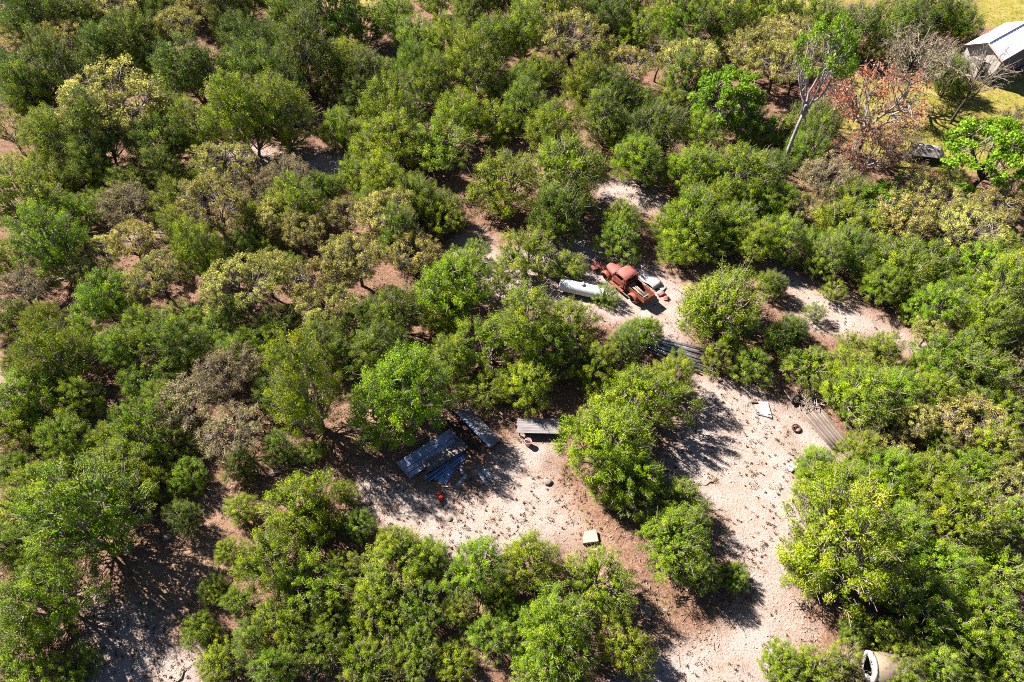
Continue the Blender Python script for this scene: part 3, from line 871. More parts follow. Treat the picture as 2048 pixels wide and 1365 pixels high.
def floor_litter():
    r = np.random.RandomState(95)
    P = in_view_points(r, 24000)
    P = P[(zone_at(P, PALE) < .5) & (zone_at(P, LAWN) < .3)]
    P = P[wob(P, 1.3, 61) > r.normal(-.1, .35, len(P))]
    C = np.stack([P[:, 0], P[:, 1], 0.05 * wob(P, 0.6, 3) + 0.025 * wob(P, 2.4, 4) + .02], 1)
    q, t = leaves(r, C, np.tile([0, 0, 1.0], (len(P), 1)), np.full(len(P), .10), 3, .16, .075, .15, .45)
    tag(link('leaf_litter', quads_mesh('leaf_litter', q, M['litterleaf'], t)), "drifts of brown and pale fallen leaves under the trees", 'leaf litter', kind='stuff')
    P = in_view_points(r, 5200)
    P = P[(zone_at(P, PALE) < .2) & (zone_at(P, LAWN) < .3)]
    P = P[wob(P, .8, 63) > r.normal(.1, .3, len(P))]
    C = np.stack([P[:, 0], P[:, 1], 0.05 * wob(P, 0.6, 3) + 0.025 * wob(P, 2.4, 4) + .08], 1)
    q, t = leaves(r, C, np.tile([0, 0, 1.0], (len(P), 1)), .08 + .16 * r.uniform(size=len(P)) ** 2, 14, .13, .05, 1.0, .8)
    tag(link('weeds', quads_mesh('weeds', q, M['weed'], t)), "low olive weeds and seedlings between the trees", 'weeds', kind='stuff')

M['litterleaf'] = leaf_mat('fallen_leaves', (0.05, 0.028, 0.018), (0.19, 0.115, 0.075), (0.36, 0.28, 0.22), .1)
M['weed'] = leaf_mat('weed_leaf', (0.06, 0.08, 0.015), (0.14, 0.16, 0.03), (0.27, 0.25, 0.08), .25)
M['lawngrass'] = leaf_mat('lawn_blades', (0.11, 0.15, 0.012), (0.25, 0.21, 0.04), (0.37, 0.29, 0.09), .2)
stones(); tufts(); litter(); floor_litter(); lawn_grass()

# ------------------------------------------------------------------ fallen branches and logs
def dead_branch(px, py, ang, length, label, rad=.07, forks=3):
    r = np.random.RandomState(int(px + py))
    b = g(px, py)
    root = thing('fallen_branch', label, 'branch', (b[0], b[1], 0), ang, 'fallen dead branches')
    p = np.array([(t * length - length / 2, r.normal(0, .06), rad * 1.1 + r.uniform(0, .05)) for t in np.linspace(0, 1, 7)])
    MB().tube(p, np.linspace(rad, rad * .3, 7), 7).build('limb', M['palebark'], root, True)
    for k in range(forks):
        s = p[r.randint(1, 6)]
        for _ in range(3):
            e = s + np.array([r.uniform(.3, .9), r.choice([-1, 1]) * r.uniform(.2, .7), r.uniform(.02, .35)]) * length * .3
            MB().tube(np.array([s, (s + e) / 2 + r.normal(0, .06, 3), e]), [rad * .4, rad * .28, rad * .1], 5).build('twig', M['twig'], root, True)

for a in ((575, 935, .5, 3.0, "grey forked dead branch left of the shaded blue sheets", .08, 6), (640, 945, -.3, 2.4, "pale dead branch lying just left of the shaded clearing", .05, 4),
          (1402, 969, .15, 1.6, "dead grey log lying at the left edge of the right clearing", .07, 1), (120, 560, .6, 3.0, "grey dead branches tangled near the left edge", .09, 7),
          (60, 590, -.4, 2.6, "second grey dead limb, nearest the left edge", .08, 6), (638, 1330, 1.4, 1.8, "pale upright-looking dead limb at the bottom left centre", .07, 2),
          (700, 1275, .1, 1.6, "thin dead branch between junipers below the small clearing", .05, 3), (370, 1345, 1.2, 1.0, "short stick on the sandy patch at lower left", .05, 1),
          (1545, 830, -.9, 1.1, "short dark stick right of the white door frame", .04, 1), (430, 1000, -.7, 2.6, "dead limb in the shade left of centre bottom", .06, 4)):
    dead_branch(*a)

def brush_pile():
    r = np.random.RandomState(5)
    b = g(1617, 803)
    mb = MB()
    for _ in range(70):
        c = np.array([b[0] + r.normal(0, .55), b[1] + r.normal(0, .35), r.uniform(.05, .5)])
        d = unit(r.normal(size=3) * np.array([1, 1, .35])) * r.uniform(.25, .8)
        mb.tube(np.array([c - d, c + r.normal(0, .05, 3), c + d]), [.025, .02, .008], 4)
    tag(mb.build('brush_pile', M['twig']), "tangled grey brush heap at the top of the tan sheets", 'brush pile', kind='stuff')
brush_pile()

# ------------------------------------------------------------------ rusty truck
def rotm(axis, a):
    return np.array(Matrix.Rotation(a, 3, axis))

TRUCK_ANG = R(127)
def truck():
    c = g(1252, 541, 1.75)                                        # the middle of the cab roof
    fx, fy = math.cos(TRUCK_ANG), math.sin(TRUCK_ANG)
    o = c[:2] - np.array([fx, fy]) * 0.35
    t = thing('rusty_truck', "rusty red old pickup truck with rounded cab and rails in its bed", 'truck', (o[0], o[1], 0), TRUCK_ANG)
    rust, rroof, dark = M['rust'], M['roofrust'], M['rustdark']
    # frame
    f = MB()
    for s in (-.38, .38):
        f.box((-.1, s, .52), (4.7, .08, .14))
    for x in (-2.2, -1.1, .3, 1.9):
        f.box((x, 0, .53), (.1, .68, .1))
    f.build('chassis', dark, t)
    # cab: hollow shell, window openings left open
    cb = MB()
    xb, xf, w = -.45, 1.1, .72
    cb.box(((xb + xf) / 2, 0, .62), (xf - xb, 2 * w - .06, .06))                         # floor
    cb.box((xb + .03, 0, .95), (.06, 2 * w, .62))                                   # lower back wall
    cb.box((xb + .06, 0, 1.63), (.06, 2 * w - .12, .14))
    for s in (-1, 1):
        cb.box((xb + .08, s * (w - .14), 1.42), (.08, .24, .5))                     # rear pillars
        cb.tube([(xf - .02, s * w * .97, 1.2), (xf - .2, s * w * .92, 1.45), (xf - .38, s * w * .84, 1.68)], .035, 6)
    cb.box((xb + .07, 0, 1.3), (.05, .1, .5))
    cb.box((xf - .02, 0, 1.0), (.07, 2 * w - .04, .42))                             # cowl
    cb.build('cab', rust, t, bevel=.02)
    # rounded roof from a swept profile
    rf = MB()
    nx, ny = 9, 9
    V, F = [], []
    for i in range(nx):
        for j in range(ny):
            u, v = i / (nx - 1) * 2 - 1, j / (ny - 1) * 2 - 1
            x = (xb + .02 + xf - .3) / 2 + u * (xf - .3 - xb) / 2 * (1.02 - .06 * v * v)
            y = v * w * (.99 - .04 * u * u)
            z = 1.84 - .17 * abs(u) ** 3 - .19 * abs(v) ** 3
            V.append((x, y, z))
    for i in range(nx - 1):
        for j in range(ny - 1):
            F.append((i * ny + j, (i + 1) * ny + j, (i + 1) * ny + j + 1, i * ny + j + 1))
    n = len(V)
    V2 = V + [(x, y, z - .035) for x, y, z in V]
    F2 = F + [tuple(n + k for k in reversed(fc)) for fc in F]
    rim = [i * ny for i in range(nx)] + [(nx - 1) * ny + j for j in range(1, ny)] + [i * ny + ny - 1 for i in range(nx - 2, -1, -1)] + [j for j in range(ny - 2, 0, -1)]
    for k in range(len(rim)):
        a, b = rim[k], rim[(k + 1) % len(rim)]
        F2.append((a, n + a, n + b, b))
    rf.add(V2, F2)
    rf.build('roof', rroof, t, smooth=True)
    for s in (-1, 1):                                                               # doors with open windows
        d = MB()
        y = s * (w - .02)
        d.box((.32, y, .93), (1.2, .06, .6))
        d.box((-.22, y * .985, 1.42), (.14, .05, .42)); d.box((.35, y * .95, 1.64), (1.0, .05, .06))
        d.box((.86, y * .985, 1.38), (.06, .05, .36))
        door = d.build('door', rust, t, bevel=.015)
        MB().tube([(-.12, y + s * .05, 1.16), (.04, y + s * .05, 1.16)], .014, 6).build('handle', dark, door)
    st = MB().box((.05, 0, .78), (.5, 1.2, .14)); st.box((-.26, 0, 1.06), (.12, 1.2, .5)); st.build('seat', dark, t, bevel=.03)
    # hood, nose and fenders
    hd = MB()
    V, F = [], []
    for i, x in enumerate((1.13, 1.5, 1.9, 2.2)):
        wv = (.56, .5, .42, .34)[i]
        for j in range(9):
            a = math.pi * j / 8
            V.append((x, wv * math.cos(a), .86 + (.38, .37, .34, .28)[i] * math.sin(a) ** .8))
    for i in range(3):
        for j in range(8):
            F.append((i * 9 + j, i * 9 + j + 1, (i + 1) * 9 + j + 1, (i + 1) * 9 + j))
    F.append(tuple(27 + j for j in range(9))); F.append(tuple(reversed(range(9))))
    hd.add(V, F).build('hood', rroof, t, smooth=False)
    gr = MB()
    for k in range(6):
        gr.box((2.23, 0, .56 + k * .075), (.05, .5 - .03 * abs(k - 3), .03))
    gr.build('grille', dark, t)
    def fender(x, s, r_, wd, name):
        fb = MB(); V, F = [], []
        n = 11
        for i in range(n):
            a = math.pi * (-.06 + 1.12 * i / (n - 1))
            for (yy, rr) in ((s * .52, r_), (s * (.52 + wd * .7), r_), (s * (.52 + wd), r_ * .86), (s * (.52 + wd), r_ * .78)):
                V.append((x + math.cos(a) * rr * 1.18, yy, .42 + math.sin(a) * rr))
        for i in range(n - 1):
            for j in range(3):
                F.append((i * 4 + j, i * 4 + j + 1, (i + 1) * 4 + j + 1, (i + 1) * 4 + j))
        fb.add(V, F)
        o = fb.build(name, rust, t, smooth=True)
        so = o.modifiers.new('thick', 'SOLIDIFY'); so.thickness = .025
    def wheel(x, s):
        wmb = MB(); V, F = [], []
        n = 20
        prof = [(.20, -.08), (.33, -.10), (.375, -.05), (.375, .05), (.33, .10), (.20, .08)]
        for i in range(n):
            a = 2 * math.pi * i / n
            for rr, yy in prof:
                V.append((x + math.cos(a) * rr, s * .66 + yy, .37 + math.sin(a) * rr))
        m = len(prof)
        for i in range(n):
            for j in range(m):
                F.append((i * m + j, i * m + (j + 1) % m, ((i + 1) % n) * m + (j + 1) % m, ((i + 1) % n) * m + j))
        ty = wmb.add(V, F).build('wheel', M['rubber'], t, smooth=True)
        MB().tube([(x, s * .60, .37), (x, s * .70, .37)], .205, 16).build('rim', dark, ty)
    for x in (1.75, -1.45):
        for s in (-1, 1):
            fender(x, s, .46, .36, 'fender')
            wheel(x, s)
    for s in (-1, 1):
        MB().tube([(2.1, s * .62, .84), (2.26, s * .62, .82)], [.06, .1], 12).build('headlight', dark, t)
        MB().box((.35, s * .84, .45), (1.5, .22, .04)).build('running_board', rust, t)
    MB().box((2.42, 0, .5), (.06, 1.5, .14)).build('bumper', dark, t, bevel=.02)
    # bed
    MB().box((-1.5, 0, .64), (1.95, 1.06, .05)).build('bed_floor', dark, t)
    for s in (-1, 1):
        b = MB().box((-1.5, s * .55, .86), (1.95, .05, .42)); b.tube([(-.52, s * .56, 1.08), (-2.48, s * .56, 1.08)], .03, 6); b.build('bed_side', rust, t, bevel=.008)
    MB().box((-.53, 0, .88), (.05, 1.06, .44)).build('bed_front', rust, t)
    tg = MB().box((-2.5, 0, .84), (.05, 1.12, .42)); tg.box((-2.53, 0, .98), (.02, .9, .05)); tg.box((-2.53, 0, .72), (.02, .9, .05)); tg.build('tailgate', rust, t, bevel=.008)
    # rails and pipes lying in the bed, each one a thing
    for k, (y0, y1, z0, z1) in enumerate(((.44, .40, 1.12, 1.16), (.30, .28, 1.0, 1.14), (.16, .17, 1.05, 1.16), (.03, .02, .98, 1.13), (.40, .1, .8, .9))):
        p = MB().tube([(-2.55 + .05 * k, y0, z0), (-.48 - .04 * k, y1, z1)], .032, 8)
        ob = p.build('steel_rail', M['railsteel'], None, True, loc=(o[0], o[1], 0), rotz=TRUCK_ANG)
        tag(ob, ("outermost brown steel rail lying in the truck bed, camera side", "second brown steel rail from the camera side in the truck bed", "third brown steel rail from the camera side in the truck bed",
                 "fourth brown steel rail from the camera side in the truck bed", "low rail lying crosswise beneath the other rails in the truck bed")[k], 'rail', 'steel rails in the truck bed')
    for k, x in enumerate((-.75, -2.3)):
        ob = MB().box((x, .24, 1.17), (.06, .56, .04)).build('cross_bar', M['railsteel'], None, loc=(o[0], o[1], 0), rotz=TRUCK_ANG)
        tag(ob, ("short steel bar across the rails beside the truck cab", "short steel bar across the rails beside the tailgate")[k], 'bar', 'cross bars in the truck bed')
    return t, o
TRK, TRKO = truck()
def from_truck(x, y):
    c, s = math.cos(TRUCK_ANG), math.sin(TRUCK_ANG)
    return (TRKO[0] + x * c - y * s, TRKO[1] + x * s + y * c)

def bent_panel(name, label, cat, px, py, ang, L, Wd, mat, z=.25, amp=.08, seed=1, group=None, tilt=0.0):
    r = np.random.RandomState(seed)
    b = g(px, py)
    nx, ny = 8, 5
    V, F = [], []
    for i in range(nx):
        for j in range(ny):
            x, y = (i / (nx - 1) - .5) * L, (j / (ny - 1) - .5) * Wd
            V.append((x, y, z + amp * math.sin(i * 1.1 + seed) + amp * .6 * math.cos(j * 1.7 + seed) + tilt * y + r.normal(0, amp * .15)))
    for i in range(nx - 1):
        for j in range(ny - 1):
            F.append((i * ny + j, (i + 1) * ny + j, (i + 1) * ny + j + 1, i * ny + j + 1))
    o = MB().add(V, F).build(name, mat, None, True, (b[0], b[1], 0), ang)
    so = o.modifiers.new('thick', 'SOLIDIFY'); so.thickness = .03
    return tag(o, label, cat, group)

bent_panel('sheet_metal', "crumpled chipped white metal panel lying behind the truck bed", 'panel', 1297, 562, R(-52), 2.2, 1.05, M['whitepaint'], .28, .12, 2)
bent_panel('sheet_metal', "small flat white metal sheet on gravel right of the crumpled panel", 'panel', 1318, 574, R(-40), 1.1, .55, M['whitepaint'], .1, .03, 4)
bent_panel('sheet_metal', "pinkish flat hood panel lying in front of the truck", 'panel', 1196, 537, R(15), 1.3, .95, M['roofrust'], .4, .05, 6, tilt=.12)
for k, (x, y, a, lab) in enumerate(((1322, 590, .4, "rusty bent scrap plate behind the truck's tailgate"), (1332, 598, 1.4, "smaller rusty scrap plate furthest right of the tailgate"))):
    bent_panel('scrap_plate', lab, 'scrap metal', x, y, a, .7 - .2 * k, .4, M['roofrust'], .15, .06, 9 + k)
b = g(1250, 619)
tag(MB().tube([(b[0], b[1], 0), (b[0] + .02, b[1], .75)], .03, 6).build('steel_post', M['black']), "thin dark steel post standing below the truck's rear wheel", 'post')

# ------------------------------------------------------------------ white tank
def tank():
    a, b_ = g(1122, 570, .6), g(1208, 589, .6)
    d = b_ - a; L = np.hypot(*d[:2]); mid = (a + b_) / 2
    t = thing('white_tank', "white cylindrical gas tank lying beside the rusty truck", 'tank', (mid[0], mid[1], 0), math.atan2(d[1], d[0]))
    r = .52
    MB().tube([(x, 0, r + .12) for x in np.linspace(-L / 2 + .12, L / 2 - .12, 4)], r, 28, cap=False).build('shell', M['tank'], t, True)
    for s in (-1, 1):
        pts = [(s * (L / 2 - .12 + .26 * math.sin(k / 5 * math.pi / 2)), 0, r + .12) for k in range(6)]
        MB().tube(pts, [max(.02, r * math.cos(k / 5 * math.pi / 2)) for k in range(6)], 28).build('end_cap', M['tank'], t, True)
        MB().box((s * L * .3, 0, .12), (.14, .8, .24)).build('leg', M['rustdark'], t)
        MB().tube([(s * L * .38 + x, 0, r + .12) for x in (-.03, .03)], r + .008, 28, cap=False).build('seam_band', M['tank'], t, True)
    dm = MB().tube([(0, 0, 2 * r + .10), (0, 0, 2 * r + .22), (0, 0, 2 * r + .27)], [.17, .17, .06], 16).build('valve_dome', M['tank'], t, True)
tank()

# ------------------------------------------------------------------ bundle of steel pipes
def pipes():
    a, b_ = g(1275, 676, .15), g(1425, 728, .15)
    r = np.random.RandomState(3)
    d = unit((b_ - a)[:2]); nrm = np.array([-d[1], d[0]])
    names = ["first", "second", "third", "fourth", "fifth", "sixth", "seventh", "eighth", "ninth", "tenth", "eleventh", "twelfth"]
    for k in range(12):
        off = (5.5 - k) * .165 + r.normal(0, .03)
        z = .08 + (.13 if k % 3 == 1 else 0)
        s0, s1 = a[:2] + nrm * (off * .72) + d * r.uniform(-.5, .3), b_[:2] + nrm * (off * 1.25 + r.normal(0, .05)) + d * r.uniform(-.7, .35)
        mid = (s0 + s1) / 2
        rad = .055 + .02 * (k % 2)
        p0, p1 = s0 - mid, s1 - mid
        v = MB().tube([(p0[0], p0[1], z), (0, 0, z + .015), (p1[0], p1[1], z + .05)], rad, 9)
        tag(v.build('steel_pipe', M['pipe'] if k % 4 else M['galv'], None, True, (mid[0], mid[1], 0)),
            f"{names[k]} grey steel pipe counted from the truck side of the long pipe stack", 'pipe', 'grey steel pipes stacked right of the truck')
    for k, u in enumerate((.3, .8)):
        m = a[:2] * (1 - u) + b_[:2] * u
        tag(MB().box((0, 0, -.005), (.1, 2.2, .05)).build('timber_bearer', M['brownboard'], None, loc=(m[0], m[1], .02), rotz=math.atan2(d[1], d[0])),
            ("timber bearer under the left part of the pipe stack", "timber bearer under the right part of the pipe stack")[k], 'timber', 'bearers under the pipe stack')
pipes()

# ------------------------------------------------------------------ corrugated sheets
def corrugated(name, label, cat, c, ang, L, Wd, mat, z=.05, ribs=8, amp=.02, group=None, tilt=0.0, bend=0.0):
    nx = ribs * 4 + 1
    V, F = [], []
    rows = 4
    for i in range(rows):
        for j in range(nx):
            y = (j / (nx - 1) - .5) * Wd
            x = (i / (rows - 1) - .5) * L
            V.append((x, y, z + amp * math.sin(2 * math.pi * ribs * j / (nx - 1)) + tilt * y + bend * (x / L) ** 2))
    for i in range(rows - 1):
        for j in range(nx - 1):
            F.append((i * nx + j, (i + 1) * nx + j, (i + 1) * nx + j + 1, i * nx + j + 1))
    o = MB().add(V, F).build(name, mat, None, True, (c[0], c[1], 0), ang)
    so = o.modifiers.new('thick', 'SOLIDIFY'); so.thickness = .006
    return tag(o, label, cat, group)

a0, a1 = g(1601, 812), g(1665, 890)
ad = a1 - a0; aa = math.atan2(ad[1], ad[0])
nrm = np.array([-math.sin(aa), math.cos(aa)])
for k, (off, sh, lab) in enumerate(((-.12, 0.0, "tan corrugated roofing sheet on gravel, nearest the tyre of three"), (.38, -.12, "middle one of three tan corrugated roofing sheets on gravel"),
                                    (.86, -.3, "tan corrugated roofing sheet furthest from the tyre, beside the juniper"))):
    c = (a0 + a1)[:2] / 2 + nrm * off + unit(ad[:2]) * (.3 - sh)
    corrugated('roofing_sheet', lab, 'roofing sheet', c, aa + R((1.5, 0, -1)[k]), 3.9, .52, M['tansheet'], .07 + .035 * k, 2, .03, 'tan corrugated sheets by the clearing')

# tyres
def tyre(name, label, px, py, r0, r1, mat, tilt=(0, 0), z=.1):
    b = g(px, py)
    V, F = [], []
    n, m = 22, 8
    for i in range(n):
        a = 2 * math.pi * i / n
        for j in range(m):
            bb = 2 * math.pi * j / m
            V.append(((r0 + r1 * math.cos(bb)) * math.cos(a), (r0 + r1 * math.cos(bb)) * math.sin(a), r1 * .95 * math.sin(bb)))
    for i in range(n):
        for j in range(m):
            F.append((i * m + j, ((i + 1) % n) * m + j, ((i + 1) % n) * m + (j + 1) % m, i * m + (j + 1) % m))
    o = MB().add(V, F).build(name, mat, None, True, (b[0], b[1], z))
    o.rotation_euler = (tilt[0], tilt[1], 0)
    return tag(o, label, 'tyre', 'old tyres')
tyre('old_tyre', "old black tyre lying flat on gravel beside the tan sheets", 1592, 858, .27, .065, M['rustdark'], (.12, .1), .08)
tyre('old_tyre', "dark tyre leaning in the shade at the upper end of the tan sheets", 1590, 806, .33, .11, M['rubber'], (.9, .3), .36)

# white door frame panel
def door_panel():
    P = [g(1498, 806), g(1534, 806), g(1543, 838), g(1514, 831)]
    c = np.mean(P, 0)
    t = thing('door_frame', "white metal door with an empty window opening lying on gravel", 'door', (c[0], c[1], 0))
    q = [p - c for p in P]
    for p in q: p[2] = .14
    def lerp(u, v):
        return (q[0] * (1 - u) + q[1] * u) * (1 - v) + (q[3] * (1 - u) + q[2] * u) * v
    def slab(u0, v0, u1, v1, nm, mat, th=.05, dz=0.0):
        pts = [lerp(u0, v0), lerp(u1, v0), lerp(u1, v1), lerp(u0, v1)]
        V = [p + np.array([0, 0, dz]) for p in pts] + [p + np.array([0, 0, dz - th]) for p in pts]
        return MB().add(V, [(3, 2, 1, 0), (4, 5, 6, 7), (0, 1, 5, 4), (1, 2, 6, 5), (2, 3, 7, 6), (3, 0, 4, 7)]).build(nm, mat, t)
    slab(.48, 0, 1, 1, 'door_panel', M['whitepaint'], .10)
    slab(.55, .1, .93, .78, 'recess', M['tank'], .03, .012)
    slab(0, 0, .06, 1, 'frame_bar', M['galv']); slab(.06, 0, .478, .09, 'frame_bar', M['rustdark']); slab(.06, .9, .478, 1, 'frame_bar', M['galv'])
    MB().box(lerp(.86, .85) + np.array([0, 0, .03]), (.16, .04, .05)).build('handle', M['black'], t)
    for k in range(2):
        MB().box(lerp(.99, .2 + .5 * k) + np.array([0, 0, -.09]), (.08, .14, .1)).build('hinge', M['rustdark'], t)
door_panel()

# ------------------------------------------------------------------ shaded scrap pile
def oriented_board(name, label, cat, pa, pb, wd, th, mat, z, group=None, parent=None):
    a, b_ = g(*pa, z), g(*pb, z)
    d = b_ - a; L = np.hypot(*d[:2]); m = (a + b_) / 2
    o = MB().box((0, 0, 0), (L, wd, th)).build(name, mat, parent, loc=(m[0], m[1], z), rotz=math.atan2(d[1], d[0]), bevel=min(.008, th * .25))
    return tag(o, label, cat, group)

def platform():
    a, b_ = g(922, 819, .35), g(990, 889, .35)
    d = b_ - a; L = np.hypot(*d[:2]); m = (a + b_) / 2
    t = thing('raised_boards', "long pale grey panel propped above brown boards in dappled shade", 'panel', (m[0], m[1], 0), math.atan2(d[1], d[0]))
    for k in range(4):
        MB().box((0, -.36 + k * .24, .42 + .004 * k), (L + .04 * (k % 2), .232, .05)).build('plank', M['greyboard'] if k else M['skysheet'], t)
    for x in (-.42, 0, .42):
        MB().box((x * L, 0, .345), (.09, .92, .09)).build('bearer', M['brownboard'], t)
        for s in (-1, 1):
            MB().box((x * L, s * .38, .15), (.1, .1, .30)).build('leg', M['brownboard'], t)
platform()
nth = ["first", "second", "third", "fourth", "fifth", "sixth"]
for k in range(6):
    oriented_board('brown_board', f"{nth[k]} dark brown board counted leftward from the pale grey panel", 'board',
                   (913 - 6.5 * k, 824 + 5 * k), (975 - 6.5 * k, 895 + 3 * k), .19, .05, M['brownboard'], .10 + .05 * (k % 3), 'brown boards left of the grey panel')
for k in range(3):
    a, b_ = g(800 + 6 * k, 934 + 6 * k, .2), g(904 + 9 * k, 868 + 7 * k, .2)
    d = b_ - a; c = (a + b_) / 2
    corrugated('roofing_sheet', ("blue grey ribbed sheet, uppermost edge of the shaded sheet heap", "blue grey ribbed sheet in the middle of the shaded sheet heap", "blue grey ribbed sheet, lowest left of the shaded sheet heap")[k],
               'roofing sheet', c, math.atan2(d[1], d[0]) + R(1.5 * k), np.hypot(*d[:2]) * 1.02, .72, M['skysheet'], .30 - .07 * k, 5, .028, 'shaded blue grey sheets', tilt=.05)
for k in range(4):
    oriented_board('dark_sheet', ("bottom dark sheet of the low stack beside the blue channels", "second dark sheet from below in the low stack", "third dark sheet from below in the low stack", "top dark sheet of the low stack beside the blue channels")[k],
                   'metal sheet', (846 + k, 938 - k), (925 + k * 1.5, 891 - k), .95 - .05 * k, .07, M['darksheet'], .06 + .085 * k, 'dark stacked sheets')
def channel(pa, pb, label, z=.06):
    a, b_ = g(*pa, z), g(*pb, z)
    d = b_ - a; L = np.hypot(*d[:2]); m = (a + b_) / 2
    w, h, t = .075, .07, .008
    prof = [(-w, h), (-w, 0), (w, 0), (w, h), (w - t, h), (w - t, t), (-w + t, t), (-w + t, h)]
    o = MB().prism(prof[::-1], -L / 2, L / 2, 'x').build('steel_channel', M['skysteel'], None, loc=(m[0], m[1], z), rotz=math.atan2(d[1], d[0]))
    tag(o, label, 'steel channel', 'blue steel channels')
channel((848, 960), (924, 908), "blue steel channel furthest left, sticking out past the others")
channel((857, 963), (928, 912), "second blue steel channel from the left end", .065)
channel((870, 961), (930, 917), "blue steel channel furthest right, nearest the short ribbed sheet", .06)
def quadsheet(px0, px1, wd, label, mat, z=.06, ribs=3, amp=.015):
    a, b_ = g(*px0, z), g(*px1, z)
    d = b_ - a; c = (a + b_) / 2
    corrugated('metal_offcut', label, 'offcut', c, math.atan2(d[1], d[0]), np.hypot(*d[:2]), wd, mat, z, ribs, amp, 'pale metal offcuts on the ground')
quadsheet((884, 966), (902, 936), .62, "short blue ribbed offcut, widest piece below the channels", M['skysteel'], .07, 5, .02)
quadsheet((919, 931), (926, 948), .20, "pale offcut strip standing uppermost of the two thin strips", M['galv'])
quadsheet((934, 948), (913, 972), .20, "pale offcut strip, lower of the two thin strips", M['galv'], .05)
quadsheet((963, 936), (985, 957), .26, "pale blue offcut, right one of the separate pair", M['galv'], .06)
quadsheet((952, 942), (974, 966), .24, "pale blue offcut, left one of the separate pair", M['galv'], .05)
def stick(p0, p1, rad, mat, label):
    a, b_ = g(*p0, rad), g(*p1, rad)
    m = (a + b_) / 2
    tag(MB().tube([a - m, (0, 0, .01), b_ - m], rad, 7).build('thin_pole', mat, None, True, tuple(m)), label, 'pole', 'thin poles by the red fuel can')
stick((884, 974), (920, 975), .03, M['galv'], "thin pale pole lying level just above the red fuel can")
stick((924, 976), (913, 1001), .03, M['black'], "thin dark pole pointing down, right of the red fuel can")

# raised plank platform right of the panel
def pale_platform():
    a, b_ = g(1034, 852, .45), g(1118, 854, .45)
    d = b_ - a; L = np.hypot(*d[:2]); m = (a + b_) / 2
    t = thing('plank_platform', "pale weathered plank platform raised on timber legs beside the juniper", 'platform', (m[0], m[1], 0), math.atan2(d[1], d[0]))
    for k in range(6):
        MB().box((.03 * ((k * 37) % 3 - 1), -.5 + k * .2, .5 + .003 * k), (L, .19, .05)).build('plank', M['greyboard'], t)
    for x in (-.43, .43):
        MB().box((x * L, 0, .425), (.09, 1.15, .09)).build('bearer', M['brownboard'], t)
        for s in (-1, 1):
            MB().box((x * L, s * .48, .19), (.09, .09, .38)).build('leg', M['brownboard'], t)
pale_platform()

# bucket, fuel can, bag
def lathe(prof, n=18):
    V, F = [], []
    m = len(prof)
    for i in range(n):
        a = 2 * math.pi * i / n
        for rr, z in prof:
            V.append((rr * math.cos(a), rr * math.sin(a), z))
    for i in range(n):
        for j in range(m - 1):
            F.append((i * m + j, ((i + 1) % n) * m + j, ((i + 1) % n) * m + j + 1, i * m + j + 1))
    return V, F
b = g(1056, 889)
t = thing('plastic_pail', "faded pink plastic pail in shade below the plank platform", 'pail', (b[0], b[1], 0))
MB().add(*lathe([(.001, 0), (.19, 0), (.235, .42), (.25, .42), (.25, .44), (.22, .44), (.18, .03), (.001, .03)])).build('pail_body', M['pinkpail'], t, True)
MB().tube([(.24 * math.cos(a), .05, .42 + .16 * math.sin(a)) for a in np.linspace(0, math.pi, 9)], .008, 5).build('handle', M['galv'], t)
b = g(882, 1000)
t = thing('fuel_can', "red and orange plastic fuel can standing on open gravel", 'fuel can', (b[0], b[1], 0), .4)
t.scale = (.8, .8, .8)
MB().add(*lathe([(.001, 0), (.21, 0), (.23, .05), (.23, .32), (.20, .38), (.07, .41), (.001, .41)])).build('can_body', M['redplastic'], t, True)
MB().tube([(-.14, 0, .38), (-.12, 0, .50), (.10, 0, .50), (.14, 0, .38)], .025, 7).build('handle', M['orange'], t, True)
MB().tube([(-.12, .05, .36), (-.26, .12, .52), (-.34, .18, .58)], [.045, .03, .022], 8).build('spout', M['orange'], t, True)
b = g(878, 988)
MB_ = MB().box((0, 0, .1), (.36, .3, .2), taper=.85)
tag(MB_.build('plastic_crate', M['orange'], None, loc=(b[0], b[1], 0), rotz=.5, bevel=.03), "small orange plastic box directly above the red fuel can", 'box')
bent_panel('white_sack', "crumpled white plastic sack at the juniper's foot on the right clearing", 'sack', 1582, 937, .6, .62, .5, M['whitepaint'], .16, .09, 12)

# pale slab and loose boulders
def rock(px, py, sx, sy, sz, label, seed, mat='rock', name='boulder'):
    r = np.random.RandomState(seed)
    d = fib(60)
    from_bm = bpy.data.meshes.new(name)
    import bmesh
    bm = bmesh.new()
    for p in d * np.array([sx, sy, sz]) * lobes(r, d, .25, 8)[:, None] * r.uniform(.93, 1.07, (60, 1)):
        bm.verts.new(p)
    bmesh.ops.convex_hull(bm, input=bm.verts)
    bm.to_mesh(from_bm); bm.free()
    from_bm.materials.append(M[mat])
    b = g(px, py)
    o = link(name, from_bm, None, (b[0], b[1], sz * .35), r.uniform(0, 3))
    return tag(o, label, 'rock', 'loose rocks on the ground')
sl = [g(x, y) for x, y in ((1168, 1066), (1192, 1062), (1197, 1086), (1165, 1090))]
c = np.mean(sl, 0)
V = [tuple(p - c + np.array([0, 0, .22])) for p in sl] + [tuple(p - c) for p in sl]
tag(MB().add(V, [(3, 2, 1, 0), (0, 1, 5, 4), (1, 2, 6, 5), (2, 3, 7, 6), (3, 0, 4, 7)]).build('stone_slab', M['slab'], None, loc=(c[0], c[1], 0), bevel=.04),
    "square pale stone slab on red earth at the clearing's lower corner", 'slab')
